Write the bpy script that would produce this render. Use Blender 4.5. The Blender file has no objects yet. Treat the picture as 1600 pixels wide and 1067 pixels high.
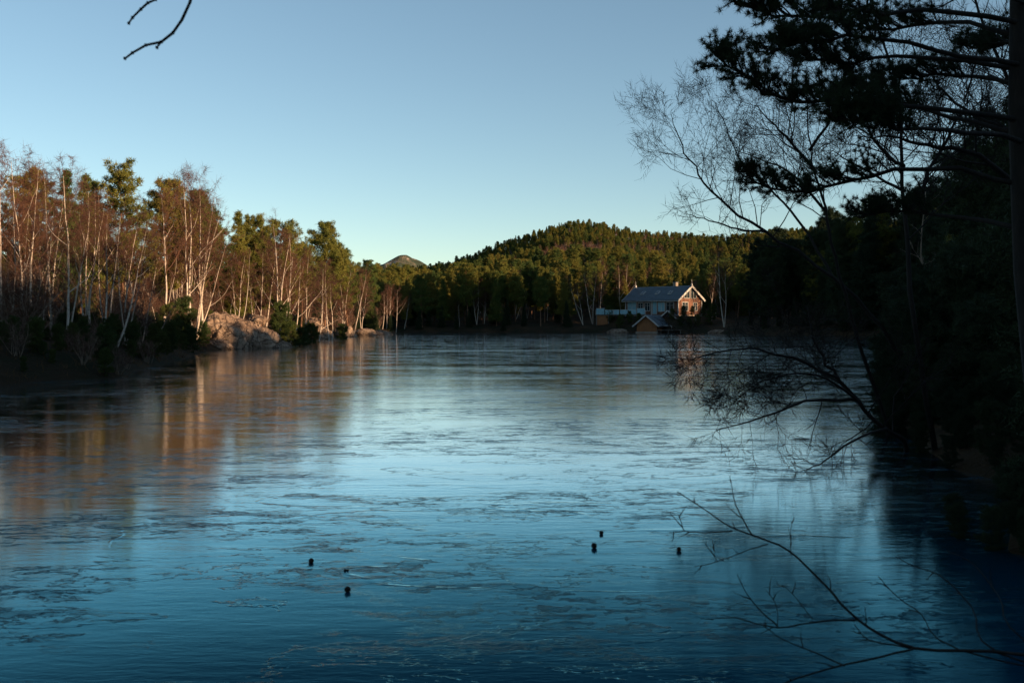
import bpy, math, random
import numpy as np
from mathutils import Vector, Matrix, Quaternion, noise as mnoise

# ------------------------------------------------------------------ camera, sky, sun
SC = bpy.context.scene
COL = SC.collection
EYE = 2.2
F = 1556.0            # focal length in photo pixels (35 mm on full frame, 1600 px wide)
HY = 503.0            # horizon row in the photograph
cam_d = bpy.data.cameras.new('camera')
cam = bpy.data.objects.new('camera', cam_d)
COL.objects.link(cam)
cam.location = (0, 0, EYE)
cam.rotation_euler = (math.pi / 2, 0, 0)
cam_d.sensor_width = 36.0
cam_d.lens = F * 36.0 / 1600.0
cam_d.shift_y = -(533.5 - HY) / 1600.0
cam_d.clip_start = 0.05
cam_d.clip_end = 12000
cam_d.dof.use_dof = True
cam_d.dof.focus_distance = 60.0
cam_d.dof.aperture_fstop = 4.5
SC.camera = cam

SUN_EL = math.radians(8.5)
SUN_AZ = math.radians(120.0)          # clockwise from +Y: to the right and behind the camera
SX, SY = math.sin(SUN_AZ), math.cos(SUN_AZ)
TAN_EL = math.tan(SUN_EL)
w = bpy.data.worlds.new('World')
SC.world = w
w.use_nodes = True
nt = w.node_tree
nt.nodes.clear()
sky = nt.nodes.new('ShaderNodeTexSky')
sky.sky_type = 'NISHITA'
sky.sun_disc = False
sky.sun_elevation = SUN_EL
sky.sun_rotation = SUN_AZ
sky.air_density = 0.8
sky.dust_density = 0.05
sky.ozone_density = 1.6
bg = nt.nodes.new('ShaderNodeBackground')
bg.inputs['Strength'].default_value = 0.105
wo = nt.nodes.new('ShaderNodeOutputWorld')
gam = nt.nodes.new('ShaderNodeGamma')
gam.inputs[1].default_value = 0.9
tint = nt.nodes.new('ShaderNodeMix'); tint.data_type = 'RGBA'; tint.blend_type = 'MULTIPLY'
tint.inputs[0].default_value = 1.0
tint.inputs[7].default_value = (1.01, 1.03, 0.96, 1)
nt.links.new(sky.outputs[0], gam.inputs[0]); nt.links.new(gam.outputs[0], tint.inputs[6])
nt.links.new(tint.outputs[2], bg.inputs[0])
nt.links.new(bg.outputs[0], wo.inputs[0])

sl = bpy.data.lights.new('sun', 'SUN')
sl.energy = 5.0
sl.angle = math.radians(0.55)
sl.color = (1.0, 0.66, 0.38)
sun = bpy.data.objects.new('sun', sl)
COL.objects.link(sun)
sun.rotation_euler = Vector((SX, SY, TAN_EL)).to_track_quat('Z', 'Y').to_euler()
sun.location = (60, -40, 60)

SC.view_settings.view_transform = 'Standard'
SC.view_settings.look = 'None'
SC.view_settings.gamma = 1.0
SC.view_settings.exposure = 1.05
SC.cycles.use_denoising = True
SC.cycles.max_bounces = 5
SC.cycles.diffuse_bounces = 2
SC.cycles.glossy_bounces = 3
SC.cycles.transmission_bounces = 2
SC.cycles.transparent_max_bounces = 4
SC.cycles.caustics_reflective = False
SC.cycles.caustics_refractive = False

rng = np.random.default_rng(7)
random.seed(7)
R = random.uniform


def at(px, py, d):
    """world point seen at photo pixel (px, py) at distance d along the view axis"""
    return Vector(((px - 800.0) / F * d, d, EYE - (py - HY) / F * d))


# ------------------------------------------------------------------ object helpers
def tag(o, label=None, cat=None, group=None, kind=None):
    if label: o['label'] = label
    if cat: o['category'] = cat
    if group: o['group'] = group
    if kind: o['kind'] = kind
    return o


def empty(name, loc=(0, 0, 0), rz=0.0):
    o = bpy.data.objects.new(name, None)
    o.empty_display_size = 0.3
    COL.objects.link(o)
    o.location = loc
    o.rotation_euler = (0, 0, rz)
    return o


def link(name, me, parent=None):
    o = bpy.data.objects.new(name, me)
    COL.objects.link(o)
    if parent is not None:
        o.parent = parent
    return o


class MB:
    def __init__(self):
        self.v = []; self.f = []; self.n = 0; self.c = []

    def add(self, vs, fs):
        k = self.n
        self.v.append(np.asarray(vs, dtype=np.float64).reshape(-1, 3))
        self.n += len(self.v[-1])
        self.f += [tuple(i + k for i in f) for f in fs]

    def tris(self, V):
        """V (n,3,3) loose triangles"""
        k = self.n
        V = np.asarray(V).reshape(-1, 3)
        self.v.append(V); self.n += len(V)
        idx = (np.arange(len(V)) + k).reshape(-1, 3)
        self.f += [tuple(t) for t in idx.tolist()]

    def box(self, lo, hi, M=None):
        x0, y0, z0 = lo; x1, y1, z1 = hi
        vs = [(x0, y0, z0), (x1, y0, z0), (x1, y1, z0), (x0, y1, z0), (x0, y0, z1), (x1, y0, z1), (x1, y1, z1), (x0, y1, z1)]
        if M is not None:
            vs = [tuple(M @ Vector(p)) for p in vs]
        self.add(vs, [(0, 3, 2, 1), (4, 5, 6, 7), (0, 1, 5, 4), (1, 2, 6, 5), (2, 3, 7, 6), (3, 0, 4, 7)])

    def beam(self, a, b, wd, ht, up=(0, 0, 1)):
        a = Vector(a); b = Vector(b); d = (b - a).normalized()
        s = d.cross(Vector(up)).normalized() * wd / 2
        u = s.cross(d).normalized() * ht / 2
        vs = [a - s - u, a + s - u, a + s + u, a - s + u, b - s - u, b + s - u, b + s + u, b - s + u]
        self.add([tuple(p) for p in vs], [(0, 1, 2, 3), (7, 6, 5, 4), (0, 4, 5, 1), (1, 5, 6, 2), (2, 6, 7, 3), (3, 7, 4, 0)])

    def prism(self, poly, off):
        """convex polygon extruded by vector off"""
        n = len(poly); off = Vector(off)
        vs = [tuple(p) for p in poly] + [tuple(Vector(p) + off) for p in poly]
        fs = [tuple(range(n))[::-1], tuple(range(n, 2 * n))] + [(i, (i + 1) % n, n + (i + 1) % n, n + i) for i in range(n)]
        self.add(vs, fs)

    def tube(self, pts, rad, sides=5):
        pts = [Vector(p) for p in pts]
        vs = []; fs = []
        m = len(pts)
        ref = Vector((0.31, 0.17, 0.93))
        for i, p in enumerate(pts):
            d = (pts[min(i + 1, m - 1)] - pts[max(i - 1, 0)])
            if d.length < 1e-9: d = Vector((0, 0, 1))
            d.normalize()
            s = d.cross(ref)
            if s.length < 0.15: s = d.cross(Vector((1, 0, 0)))
            s.normalize(); u = s.cross(d)
            for k in range(sides):
                a = 2 * math.pi * k / sides
                vs.append(tuple(p + (s * math.cos(a) + u * math.sin(a)) * rad[i]))
        for i in range(m - 1):
            for k in range(sides):
                a = i * sides + k; b = i * sides + (k + 1) % sides
                fs.append((a, b, b + sides, a + sides))
        fs.append(tuple(range((m - 1) * sides, m * sides)))
        self.add(vs, fs)

    def mesh(self, name, mat, smooth=False):
        me = bpy.data.meshes.new(name)
        V = np.concatenate(self.v) if self.v else np.zeros((0, 3))
        me.from_pydata(V.tolist(), [], self.f)
        if mat is not None: me.materials.append(mat)
        if smooth:
            me.polygons.foreach_set('use_smooth', [True] * len(me.polygons))
        me.update()
        return me

    def build(self, name, mat, parent=None, smooth=False):
        return link(name, self.mesh(name, mat, smooth), parent)


def spikes(C, D, n, L, W, spread, g, jit=0.0, droop=0.0):
    """n thin triangles round each centre C (k,3), pointing about D; returns (k*n,3,3)"""
    C = np.repeat(np.asarray(C, float), n, axis=0); D = np.repeat(np.asarray(D, float), n, axis=0)
    m = len(C)
    r = g.normal(size=(m, 3)); r /= np.linalg.norm(r, axis=1)[:, None] + 1e-9
    d = D * (1 - spread) + r * spread * 1.3
    d[:, 2] -= droop * g.random(m)
    d /= np.linalg.norm(d, axis=1)[:, None] + 1e-9
    q = g.normal(size=(m, 3)); s = np.cross(d, q); s /= np.linalg.norm(s, axis=1)[:, None] + 1e-9
    ll = (L * (0.6 + 0.8 * g.random(m)))[:, None]
    ww = (W * (0.7 + 0.6 * g.random(m)))[:, None]
    base = C + g.normal(size=(m, 3)) * jit
    return np.stack([base - s * ww / 2, base + s * ww / 2, base + d * ll], axis=1)


# ------------------------------------------------------------------ materials
def mat(name, base=(0.5, 0.5, 0.5), rough=0.8, build=None, spec=0.3):
    m = bpy.data.materials.new(name)
    m.use_nodes = True
    n = m.node_tree.nodes; l = m.node_tree.links
    b = n['Principled BSDF']
    b.inputs['Base Color'].default_value = (*base, 1)
    b.inputs['Roughness'].default_value = rough
    b.inputs['Specular IOR Level'].default_value = spec
    if build: build(n, l, b)
    return m


def ramp(n, l, fac, stops):
    r = n.new('ShaderNodeValToRGB')
    el = r.color_ramp.elements
    while len(el) < len(stops): el.new(0.5)
    for e, (p, c) in zip(el, stops):
        e.position = p
        e.color = (*c, 1) if len(c) == 3 else c
    l.new(fac, r.inputs[0])
    return r.outputs[0]


def tex_coord(n, l, scale=(1, 1, 1), which='Object'):
    t = n.new('ShaderNodeTexCoord'); m = n.new('ShaderNodeMapping')
    m.inputs['Scale'].default_value = scale
    l.new(t.outputs[which], m.inputs[0])
    return m.outputs[0]


def noise_n(n, l, vec, scale, detail=4, rough=0.55, dist=0.0):
    t = n.new('ShaderNodeTexNoise')
    t.inputs['Scale'].default_value = scale; t.inputs['Detail'].default_value = detail
    t.inputs['Roughness'].default_value = rough; t.inputs['Distortion'].default_value = dist
    if vec is not None: l.new(vec, t.inputs['Vector'])
    return t.outputs['Fac']


def math_n(n, l, op, a, b=None, clamp=False):
    m = n.new('ShaderNodeMath'); m.operation = op; m.use_clamp = clamp
    for i, x in enumerate((a, b)):
        if x is None: continue
        if isinstance(x, (int, float)): m.inputs[i].default_value = x
        else: l.new(x, m.inputs[i])
    return m.outputs[0]


def maprange(n, l, v, a, b, c=0.0, d=1.0, smooth=True):
    m = n.new('ShaderNodeMapRange')
    m.interpolation_type = 'SMOOTHSTEP' if smooth else 'LINEAR'
    l.new(v, m.inputs[0])
    for i, x in zip((1, 2, 3, 4), (a, b, c, d)): m.inputs[i].default_value = x
    return m.outputs[0]


def mixc(n, l, f, a, b, mode='MIX'):
    m = n.new('ShaderNodeMix'); m.data_type = 'RGBA'; m.blend_type = mode
    for i, x in ((0, f), (6, a), (7, b)):
        if isinstance(x, (int, float)): m.inputs[i].default_value = x
        elif isinstance(x, tuple): m.inputs[i].default_value = (*x, 1)
        else: l.new(x, m.inputs[i])
    return m.outputs[2]


def bump(n, l, b, h, strength=0.5, dist=0.05):
    k = n.new('ShaderNodeBump')
    k.inputs['Strength'].default_value = strength; k.inputs['Distance'].default_value = dist
    l.new(h, k.inputs['Height']); l.new(k.outputs[0], b.inputs['Normal'])


def foliage(name, stops, s=0.6):
    def f(n, l, b):
        oi = n.new('ShaderNodeObjectInfo')
        nz = noise_n(n, l, tex_coord(n, l), s, 3)
        fac = math_n(n, l, 'ADD', math_n(n, l, 'MULTIPLY', oi.outputs['Random'], 0.6), math_n(n, l, 'MULTIPLY', math_n(n, l, 'SUBTRACT', nz, 0.3), 0.9), True)
        l.new(ramp(n, l, fac, stops), b.inputs['Base Color'])
    return mat(name, rough=0.75, build=f, spec=0.15)


M_pine = foliage('pine_needles', [(0.0, (0.018, 0.042, 0.018)), (0.25, (0.050, 0.078, 0.018)), (0.55, (0.115, 0.115, 0.022)), (1.0, (0.165, 0.130, 0.028))])
M_pine_dark = foliage('dark_needles', [(0.0, (0.010, 0.022, 0.012)), (1.0, (0.030, 0.044, 0.016))])  # spruce tone, darkened so it also holds the right bank's shade
M_juniper = foliage('juniper_needles', [(0.0, (0.016, 0.036, 0.012)), (0.6, (0.045, 0.062, 0.014)), (1.0, (0.085, 0.080, 0.02))], 1.5)
M_twig = foliage('bare_twigs', [(0.0, (0.050, 0.028, 0.022)), (0.5, (0.078, 0.037, 0.025)), (1.0, (0.125, 0.062, 0.037))])
M_twig_dark = foliage('dark_twigs', [(0.0, (0.008, 0.007, 0.006)), (1.0, (0.020, 0.015, 0.012))])  # silhouette and shade of the near trees put into the twig colour


def _birch(n, l, b):
    v = tex_coord(n, l, (1.0, 1.0, 6.0))
    s = noise_n(n, l, v, 3.0, 4, 0.6)
    v2 = tex_coord(n, l, (1, 1, 0.6))
    s2 = noise_n(n, l, v2, 1.2, 3)
    c = ramp(n, l, s, [(0.33, (0.07, 0.055, 0.045)), (0.40, (0.40, 0.325, 0.26)), (0.7, (0.58, 0.50, 0.42))])
    c2 = mixc(n, l, maprange(n, l, s2, 0.55, 0.72), c, (0.30, 0.21, 0.16))
    l.new(c2, b.inputs['Base Color'])


M_birch = mat('birch_bark', build=_birch, rough=0.7)


def _bark(c0, c1):
    def f(n, l, b):
        s = noise_n(n, l, tex_coord(n, l, (3, 3, 0.8)), 5.0, 5, 0.65)
        l.new(ramp(n, l, s, [(0.3, c0), (0.7, c1)]), b.inputs['Base Color'])
        bump(n, l, b, s, 0.6, 0.03)
    return f


M_pinebark = mat('pine_bark', build=_bark((0.06, 0.036, 0.024), (0.24, 0.12, 0.065)), rough=0.9)
M_darkbark = mat('dark_bark', build=_bark((0.005, 0.0045, 0.004), (0.020, 0.015, 0.012)), rough=0.9)  # near-black bark, with the right bank's shade put into its colour
M_greybark = mat('grey_bark', build=_bark((0.10, 0.075, 0.055), (0.30, 0.22, 0.16)), rough=0.9)


def _ground(n, l, b):
    v = tex_coord(n, l)
    a = noise_n(n, l, v, 0.25, 6, 0.6)
    c = noise_n(n, l, v, 3.0, 5, 0.7)
    k = ramp(n, l, a, [(0.32, (0.016, 0.020, 0.008)), (0.48, (0.034, 0.022, 0.012)), (0.64, (0.070, 0.038, 0.018)), (0.78, (0.09, 0.07, 0.045))])
    k2 = mixc(n, l, math_n(n, l, 'MULTIPLY', c, 0.7), k, (0.020, 0.017, 0.010))
    l.new(k2, b.inputs['Base Color'])
    bump(n, l, b, c, 0.8, 0.25)


M_ground = mat('forest_floor', build=_ground, rough=0.95, spec=0.1)


def _rock(n, l, b):
    v = tex_coord(n, l)
    a = noise_n(n, l, v, 0.8, 6, 0.65, 0.4)
    c = noise_n(n, l, v, 5.0, 6, 0.7)
    vo = n.new('ShaderNodeTexVoronoi'); vo.feature = 'DISTANCE_TO_EDGE'; vo.inputs['Scale'].default_value = 1.1
    wv = n.new('ShaderNodeVectorMath'); wv.operation = 'ADD'
    ns = n.new('ShaderNodeTexNoise'); ns.inputs['Scale'].default_value = 1.3; l.new(v, ns.inputs['Vector'])
    l.new(v, wv.inputs[0]); l.new(ns.outputs['Color'], wv.inputs[1]); l.new(wv.outputs[0], vo.inputs['Vector'])
    crack = maprange(n, l, vo.outputs['Distance'], 0.0, 0.06)
    k = ramp(n, l, a, [(0.34, (0.10, 0.062, 0.040)), (0.5, (0.24, 0.165, 0.115)), (0.62, (0.34, 0.25, 0.18)), (0.72, (0.09, 0.075, 0.03))])
    k2 = mixc(n, l, maprange(n, l, c, 0.5, 0.7), k, (0.11, 0.07, 0.045))
    k3 = mixc(n, l, math_n(n, l, 'ADD', math_n(n, l, 'MULTIPLY', crack, 0.75), 0.25), (0.035, 0.024, 0.018), k2)
    l.new(k3, b.inputs['Base Color'])
    h = math_n(n, l, 'ADD', math_n(n, l, 'MULTIPLY', crack, 0.6), c)
    bump(n, l, b, h, 0.9, 0.18)


M_rock = mat('granite', build=_rock, rough=0.85)


def _ice(n, l, b):
    v = tex_coord(n, l, (0.42, 1.0, 1.0))
    vl = tex_coord(n, l, (0.30, 1.0, 1.0))
    vb = tex_coord(n, l, (0.07, 1.0, 1.0))
    # broad zones: clear black ice against refrozen sheets with a broken crust
    zone = maprange(n, l, noise_n(n, l, v, 0.38, 4, 0.6, 0.6), 0.46, 0.60)
    chips = maprange(n, l, noise_n(n, l, v, 3.0, 8, 0.74, 0.3), 0.535, 0.575)
    crumbs = maprange(n, l, noise_n(n, l, v, 9.0, 5, 0.7, 0.2), 0.56, 0.60)
    patch = maprange(n, l, noise_n(n, l, v, 1.1, 6, 0.65, 0.4), 0.55, 0.565)
    crust = math_n(n, l, 'MULTIPLY', zone, math_n(n, l, 'ADD', chips, math_n(n, l, 'MULTIPLY', crumbs, 0.35)), True)
    # a few long curved cracks, each only present for part of its length
    ln = noise_n(n, l, v, 0.30, 3, 0.45, 0.5)
    line = math_n(n, l, 'SUBTRACT', 1.0, maprange(n, l, math_n(n, l, 'ABSOLUTE', math_n(n, l, 'SUBTRACT', ln, 0.5)), 0.0, 0.004))
    line = math_n(n, l, 'MULTIPLY', line, maprange(n, l, noise_n(n, l, v, 0.8, 2), 0.52, 0.60))
    fine = noise_n(n, l, vl, 9.0, 5, 0.65, 0.2)
    bands = noise_n(n, l, vb, 0.55, 4, 0.6, 0.3)
    swell = noise_n(n, l, vl, 1.3, 3, 0.5, 0.4)
    vw = tex_coord(n, l, (0.16, 1.0, 1.0))
    frost = maprange(n, l, noise_n(n, l, vw, 0.10, 7, 0.72, 0.3), 0.50, 0.60)
    h = math_n(n, l, 'ADD', math_n(n, l, 'MULTIPLY', crust, 0.46), math_n(n, l, 'MULTIPLY', line, 0.3))
    h = math_n(n, l, 'ADD', h, math_n(n, l, 'MULTIPLY', patch, 0.36))
    h = math_n(n, l, 'ADD', h, math_n(n, l, 'MULTIPLY', fine, 0.42))
    h = math_n(n, l, 'ADD', h, math_n(n, l, 'MULTIPLY', swell, 0.60))
    h = math_n(n, l, 'ADD', h, math_n(n, l, 'MULTIPLY', bands, 1.1))
    k = n.new('ShaderNodeBump')
    k.inputs['Strength'].default_value = 1.0; k.inputs['Distance'].default_value = 0.0055
    l.new(h, k.inputs['Height'])
    fr = n.new('ShaderNodeFresnel'); fr.inputs['IOR'].default_value = 1.33
    l.new(k.outputs[0], fr.inputs['Normal'])
    fac = maprange(n, l, fr.outputs[0], 0.135, 0.40, 0.02, 0.98, smooth=False)  # reflectivity curve steepened, putting lens vignette and contrast into the ice
    fac = math_n(n, l, 'MULTIPLY', fac, math_n(n, l, 'SUBTRACT', 1.0, math_n(n, l, 'MULTIPLY', crust, 0.42)))
    gl = n.new('ShaderNodeBsdfGlossy')
    l.new(mixc(n, l, maprange(n, l, fr.outputs[0], 0.15, 0.50), (0.30, 0.90, 1.0), (0.96, 0.99, 1.0)), gl.inputs['Color'])  # red removed from steep reflections, a colour grade put into the surface
    rr = math_n(n, l, 'ADD', math_n(n, l, 'MULTIPLY', crust, 0.14), maprange(n, l, bands, 0.45, 0.62, 0.02, 0.06))
    rr = math_n(n, l, 'ADD', rr, math_n(n, l, 'MULTIPLY', frost, 0.075))
    l.new(rr, gl.inputs['Roughness']); l.new(k.outputs[0], gl.inputs['Normal'])
    df = n.new('ShaderNodeBsdfDiffuse')
    l.new(mixc(n, l, crust, (0.0003, 0.028, 0.056), (0.001, 0.040, 0.068)), df.inputs['Color'])
    mx = n.new('ShaderNodeMixShader')
    l.new(fac, mx.inputs[0]); l.new(df.outputs[0], mx.inputs[1]); l.new(gl.outputs[0], mx.inputs[2])
    l.new(mx.outputs[0], n['Material Output'].inputs['Surface'])


M_ice = mat('lake_ice', build=_ice, rough=0.1)


def _paint(c, rough=0.6, mottle=0.35, stripes=None):
    def f(n, l, b):
        a = noise_n(n, l, tex_coord(n, l, (1, 1, 0.4)), 2.0, 6, 0.65)
        d = tuple(x * (1 - mottle) for x in c)  # deeper tone that the noise blends in as random blotches
        l.new(ramp(n, l, a, [(0.3, d), (0.65, c)]), b.inputs['Base Color'])
    return mat('paint', build=f, rough=rough)


M_redwood = _paint((0.17, 0.072, 0.038), mottle=.6); M_redwood.name = 'rust_red_boarding'
M_brown = _paint((0.27, 0.105, 0.036)); M_brown.name = 'brown_boarding'
M_white = _paint((0.50, 0.48, 0.45), mottle=0.45); M_white.name = 'white_trim'
M_slate = _paint((0.085, 0.115, 0.14), 0.45); M_slate.name = 'blue_grey_tiles'
M_stone = _paint((0.30, 0.24, 0.19), 0.9, 0.5); M_stone.name = 'chimney_stone'
M_glass = mat('window_glass', (0.02, 0.03, 0.035), 0.05, spec=0.6)
M_glasspale = _paint((0.22, 0.40, 0.46), 0.35, 0.3); M_glasspale.name = 'pale_blue_screen'
M_wood = _paint((0.16, 0.14, 0.12), 0.8); M_wood.name = 'weathered_wood'
M_cone = _paint((0.035, 0.022, 0.015), 0.8); M_cone.name = 'cone_scales'
M_grass = foliage('dry_grass', [(0.0, (0.05, 0.03, 0.014)), (1.0, (0.15, 0.08, 0.03))], 2.0)

# ------------------------------------------------------------------ terrain
LAKE = np.array([
    (0.5, 3.6), (-5, 4.5), (-11, 11), (-16, 22), (-18.4, 34), (-17.2, 37.5), (-15.4, 39.5), (-17.5, 47), (-19.6, 60), (-22.9, 75), (-23.0, 80),
    (-21.2, 84.5), (-20.2, 88), (-25.5, 96), (-28, 108), (-26.0, 121), (-24.4, 128), (-26.5, 138), (-25, 150),
    (-23.2, 168), (-21.5, 188), (-24.5, 192), (-42, 190), (-55, 203), (-38, 213), (-10, 211), (5, 205), (14, 207), (24, 203), (30, 201.0), (38, 197),
    (45, 176), (54, 160), (62, 145), (60, 128), (42, 98), (25.5, 60), (14.2, 36), (9.7, 25), (8.2, 20.8), (6.9, 16.4), (6.5, 14.5), (7.2, 12.2), (5.6, 10.7), (4.8, 10.2), (4.75, 9.4), (5.5, 8.6), (4.8, 7.0), (3.2, 4.8)], float)


def lake_sd(x, y):
    """signed distance to the shoreline, positive on land"""
    P = np.stack([x, y], -1)
    d2 = np.full(x.shape, 1e18); inside = np.zeros(x.shape, bool)
    n = len(LAKE)
    for i in range(n):
        a = LAKE[i]; b = LAKE[(i + 1) % n]; e = b - a
        wv = P - a
        t = np.clip((wv @ e) / (e @ e), 0, 1)
        q = wv - t[..., None] * e
        d2 = np.minimum(d2, (q ** 2).sum(-1))
        c = ((a[1] > y) != (b[1] > y)) & (x < (b[0] - a[0]) * (y - a[1]) / (b[1] - a[1] + 1e-12) + a[0])
        inside ^= c
    d = np.sqrt(d2)
    return np.where(inside, -d, d)


def vnoise(x, y, s, seed=0.0):
    X = x / s + seed * 17.3; Y = y / s + seed * 9.1
    xi = np.floor(X); yi = np.floor(Y); fx = X - xi; fy = Y - yi
    fx = fx * fx * (3 - 2 * fx); fy = fy * fy * (3 - 2 * fy)
    def h(a, b):
        v = np.sin(a * 127.1 + b * 311.7) * 43758.5453
        return v - np.floor(v)
    return (h(xi, yi) * (1 - fx) + h(xi + 1, yi) * fx) * (1 - fy) + (h(xi, yi + 1) * (1 - fx) + h(xi + 1, yi + 1) * fx) * fy


def sstep(a, b, t):
    t = np.clip((t - a) / (b - a), 0, 1)
    return t * t * (3 - 2 * t)


# crest of the wooded hill as seen over the lake: photo column -> row (tree tops)
CRX = np.array([-400, 300, 560, 690, 740, 780, 830, 870, 905, 940, 965, 1000, 1060, 1130, 1250, 1400, 1700, 2200])
CRY = np.array([455, 440, 432, 419, 403, 388, 371, 358, 353, 353, 361, 367, 371, 375, 365, 350, 340, 380])
# tree-top height of the unseen ridge, shaped to throw the shade wanted on the shores, by position across the sun's direction
RS = np.array([-60, 0, 30, 45, 60, 150, 160, 170, 180, 190, 198, 215, 260])
RT = np.array([22, 20, 19.3, 16.5, 15.2, 23.5, 27, 43, 41, 26, 22.5, 27, 28])


def ground_z(x, y):
    x = np.asarray(x, float); y = np.asarray(y, float)
    sd = lake_sd(x, y)
    z = np.where(sd < 0, np.maximum(sd * 0.5, -1.6) - 0.05, 0.0)
    land = np.maximum(sd, 0)
    n1 = vnoise(x, y, 9, 1) - 0.5; n2 = vnoise(x, y, 3, 2) - 0.5; n3 = vnoise(x, y, 28, 3) - 0.5
    b = 1.1 * (1 - np.exp(-land / 2.2)) + 2.2 * (1 - np.exp(-land / 26.0)) + (n1 * 1.3 + n3 * 2.2) * sstep(1, 22, land) + n2 * 0.5 * sstep(0.3, 4, land)
    # the hill beyond the lake
    yy = np.maximum(y, 1.0)
    px = 800 + x / yy * F
    crest = (HY - np.interp(px, CRX, CRY)) / F
    YR = 690.0
    zr = np.maximum(crest * YR + EYE - 6.5, 2)
    t = np.clip((y - 235) / (YR - 235), 0, 1)
    back = 1 - 0.75 * sstep(YR, YR + 700, y)
    hill = zr * (t ** 1.12) * back * sstep(-100, 60, y)
    hill = hill + sstep(235, 330, y) * ((vnoise(x, y, 60, 5) - 0.5) * 9 + (vnoise(x, y, 150, 6) - 0.5) * 12) * (1 - sstep(560, 690, y))
    # the ridge on the right hand side, outside the picture, shaped by the shadow it must cast
    u = x * SX + y * SY; s = x * (-SY) + y * SX
    rt = np.interp(s, RS, RT) - 8.5
    prof = np.where(u < 82, sstep(0, 1, np.clip(sd / (sd + np.maximum(82 - u, 0.01)), 0, 1)), 1 - 0.35 * sstep(82, 260, u))
    side = sstep(-20, 14, x - 0.36 * np.maximum(y, 0)) * (1 - sstep(215, 300, y)) * sstep(-160, -60, s)
    ridge = rt * prof * side
    z = np.where(sd >= 0, b + hill + ridge, z)
    # level ground for the house
    rh = np.hypot(x - 33.0, y - 215.0)
    z = np.where(sd > 0, z + (3.45 - z) * (1 - sstep(9, 15, rh)) * sstep(0, 7, sd), z)
    return z


def axis(lo, flo, fhi, hi, fine, grow=1.12):
    a = list(np.arange(flo, fhi + 1e-6, fine))
    st = fine; p = a[-1]
    while p < hi:
        st *= grow; p += st; a.append(p)
    st = fine; p = a[0]; pre = []
    while p > lo:
        st *= grow; p -= st; pre.append(p)
    return np.array(pre[::-1] + a)


def grid_mesh(name, xs, ys, zf, material):
    X, Y = np.meshgrid(xs, ys)
    Z = zf(X, Y)
    V = np.stack([X, Y, Z], -1).reshape(-1, 3)
    nx, ny = len(xs), len(ys)
    i = np.arange(ny - 1)[:, None] * nx + np.arange(nx - 1)[None, :]
    Fc = np.stack([i, i + 1, i + 1 + nx, i + nx], -1).reshape(-1, 4)
    me = bpy.data.meshes.new(name)
    me.from_pydata(V.tolist(), [], Fc.tolist())
    me.materials.append(material)
    me.polygons.foreach_set('use_smooth', [True] * len(me.polygons))
    me.update()
    return me


xs = axis(-6500, -60, 75, 6500, 0.9, 1.07)
ys = axis(-400, -4, 225, 9000, 0.9, 1.06)
tag(link('ground', grid_mesh('ground', xs, ys, ground_z, M_ground)), kind='structure')
ice = link('lake_ice', grid_mesh('lake_ice', np.linspace(-75, 75, 4), np.linspace(2, 230, 4), lambda X, Y: X * 0, M_ice))
tag(ice, kind='structure')


def gz(x, y):
    return float(ground_z(np.array([x]), np.array([y]))[0])


# distant rocky hill
def far_hill():
    g = np.linspace(-1, 1, 90)
    X, Y = np.meshgrid(g, g)
    cx, cy, rx, ry = (634 - 800) / F * 2600, 2600, 290, 380
    r = np.sqrt(X ** 2 + Y ** 2)
    base = np.clip(1 - r, 0, 1)
    hx = X * rx + cx; hy = Y * ry + cy
    z = 178 * (0.55 * sstep(0, 1, base) + 0.45 * base ** 1.4) + (vnoise(hx, hy, 60, 3) - 0.5) * 26 * sstep(0, .3, base) + (vnoise(hx, hy, 18, 4) - 0.5) * 9 * sstep(0, .2, base)
    V = np.stack([hx, hy, z - 3], -1).reshape(-1, 3)
    n = 90
    i = np.arange(n - 1)[:, None] * n + np.arange(n - 1)[None, :]
    Fc = np.stack([i, i + 1, i + 1 + n, i + n], -1).reshape(-1, 4)
    def f(nn, l, b):
        v = tex_coord(nn, l)
        a = noise_n(nn, l, v, 0.016, 6, 0.6, 0.6)
        c = noise_n(nn, l, v, 0.09, 5, 0.7)
        k = ramp(nn, l, math_n(nn, l, 'ADD', math_n(nn, l, 'MULTIPLY', a, 0.75), math_n(nn, l, 'MULTIPLY', c, 0.25)),
                 [(0.46, (0.035, 0.05, 0.03)), (0.53, (0.09, 0.08, 0.055)), (0.57, (0.30, 0.25, 0.21))])
        l.new(k, b.inputs['Base Color']); bump(nn, l, b, c, 1.0, 6.0)
    me = bpy.data.meshes.new('hill')
    me.from_pydata(V.tolist(), [], Fc.tolist()); me.materials.append(mat('rocky_hill', build=f, rough=0.95))
    me.polygons.foreach_set('use_smooth', [True] * len(me.polygons))
    return tag(link('hill', me), kind='structure')


far_hill()


# ------------------------------------------------------------------ tree makers (each returns mesh data)
def curve_pts(p, d, L, n, wob, g, up=0.0):
    p = Vector(p); d = Vector(d).normalized(); pts = [p.copy()]
    for i in range(n):
        d = (d + Vector((g.normal() * wob, g.normal() * wob, g.normal() * wob + up))).normalized()
        p = p + d * (L / n)
        pts.append(p.copy())
    return pts


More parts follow.
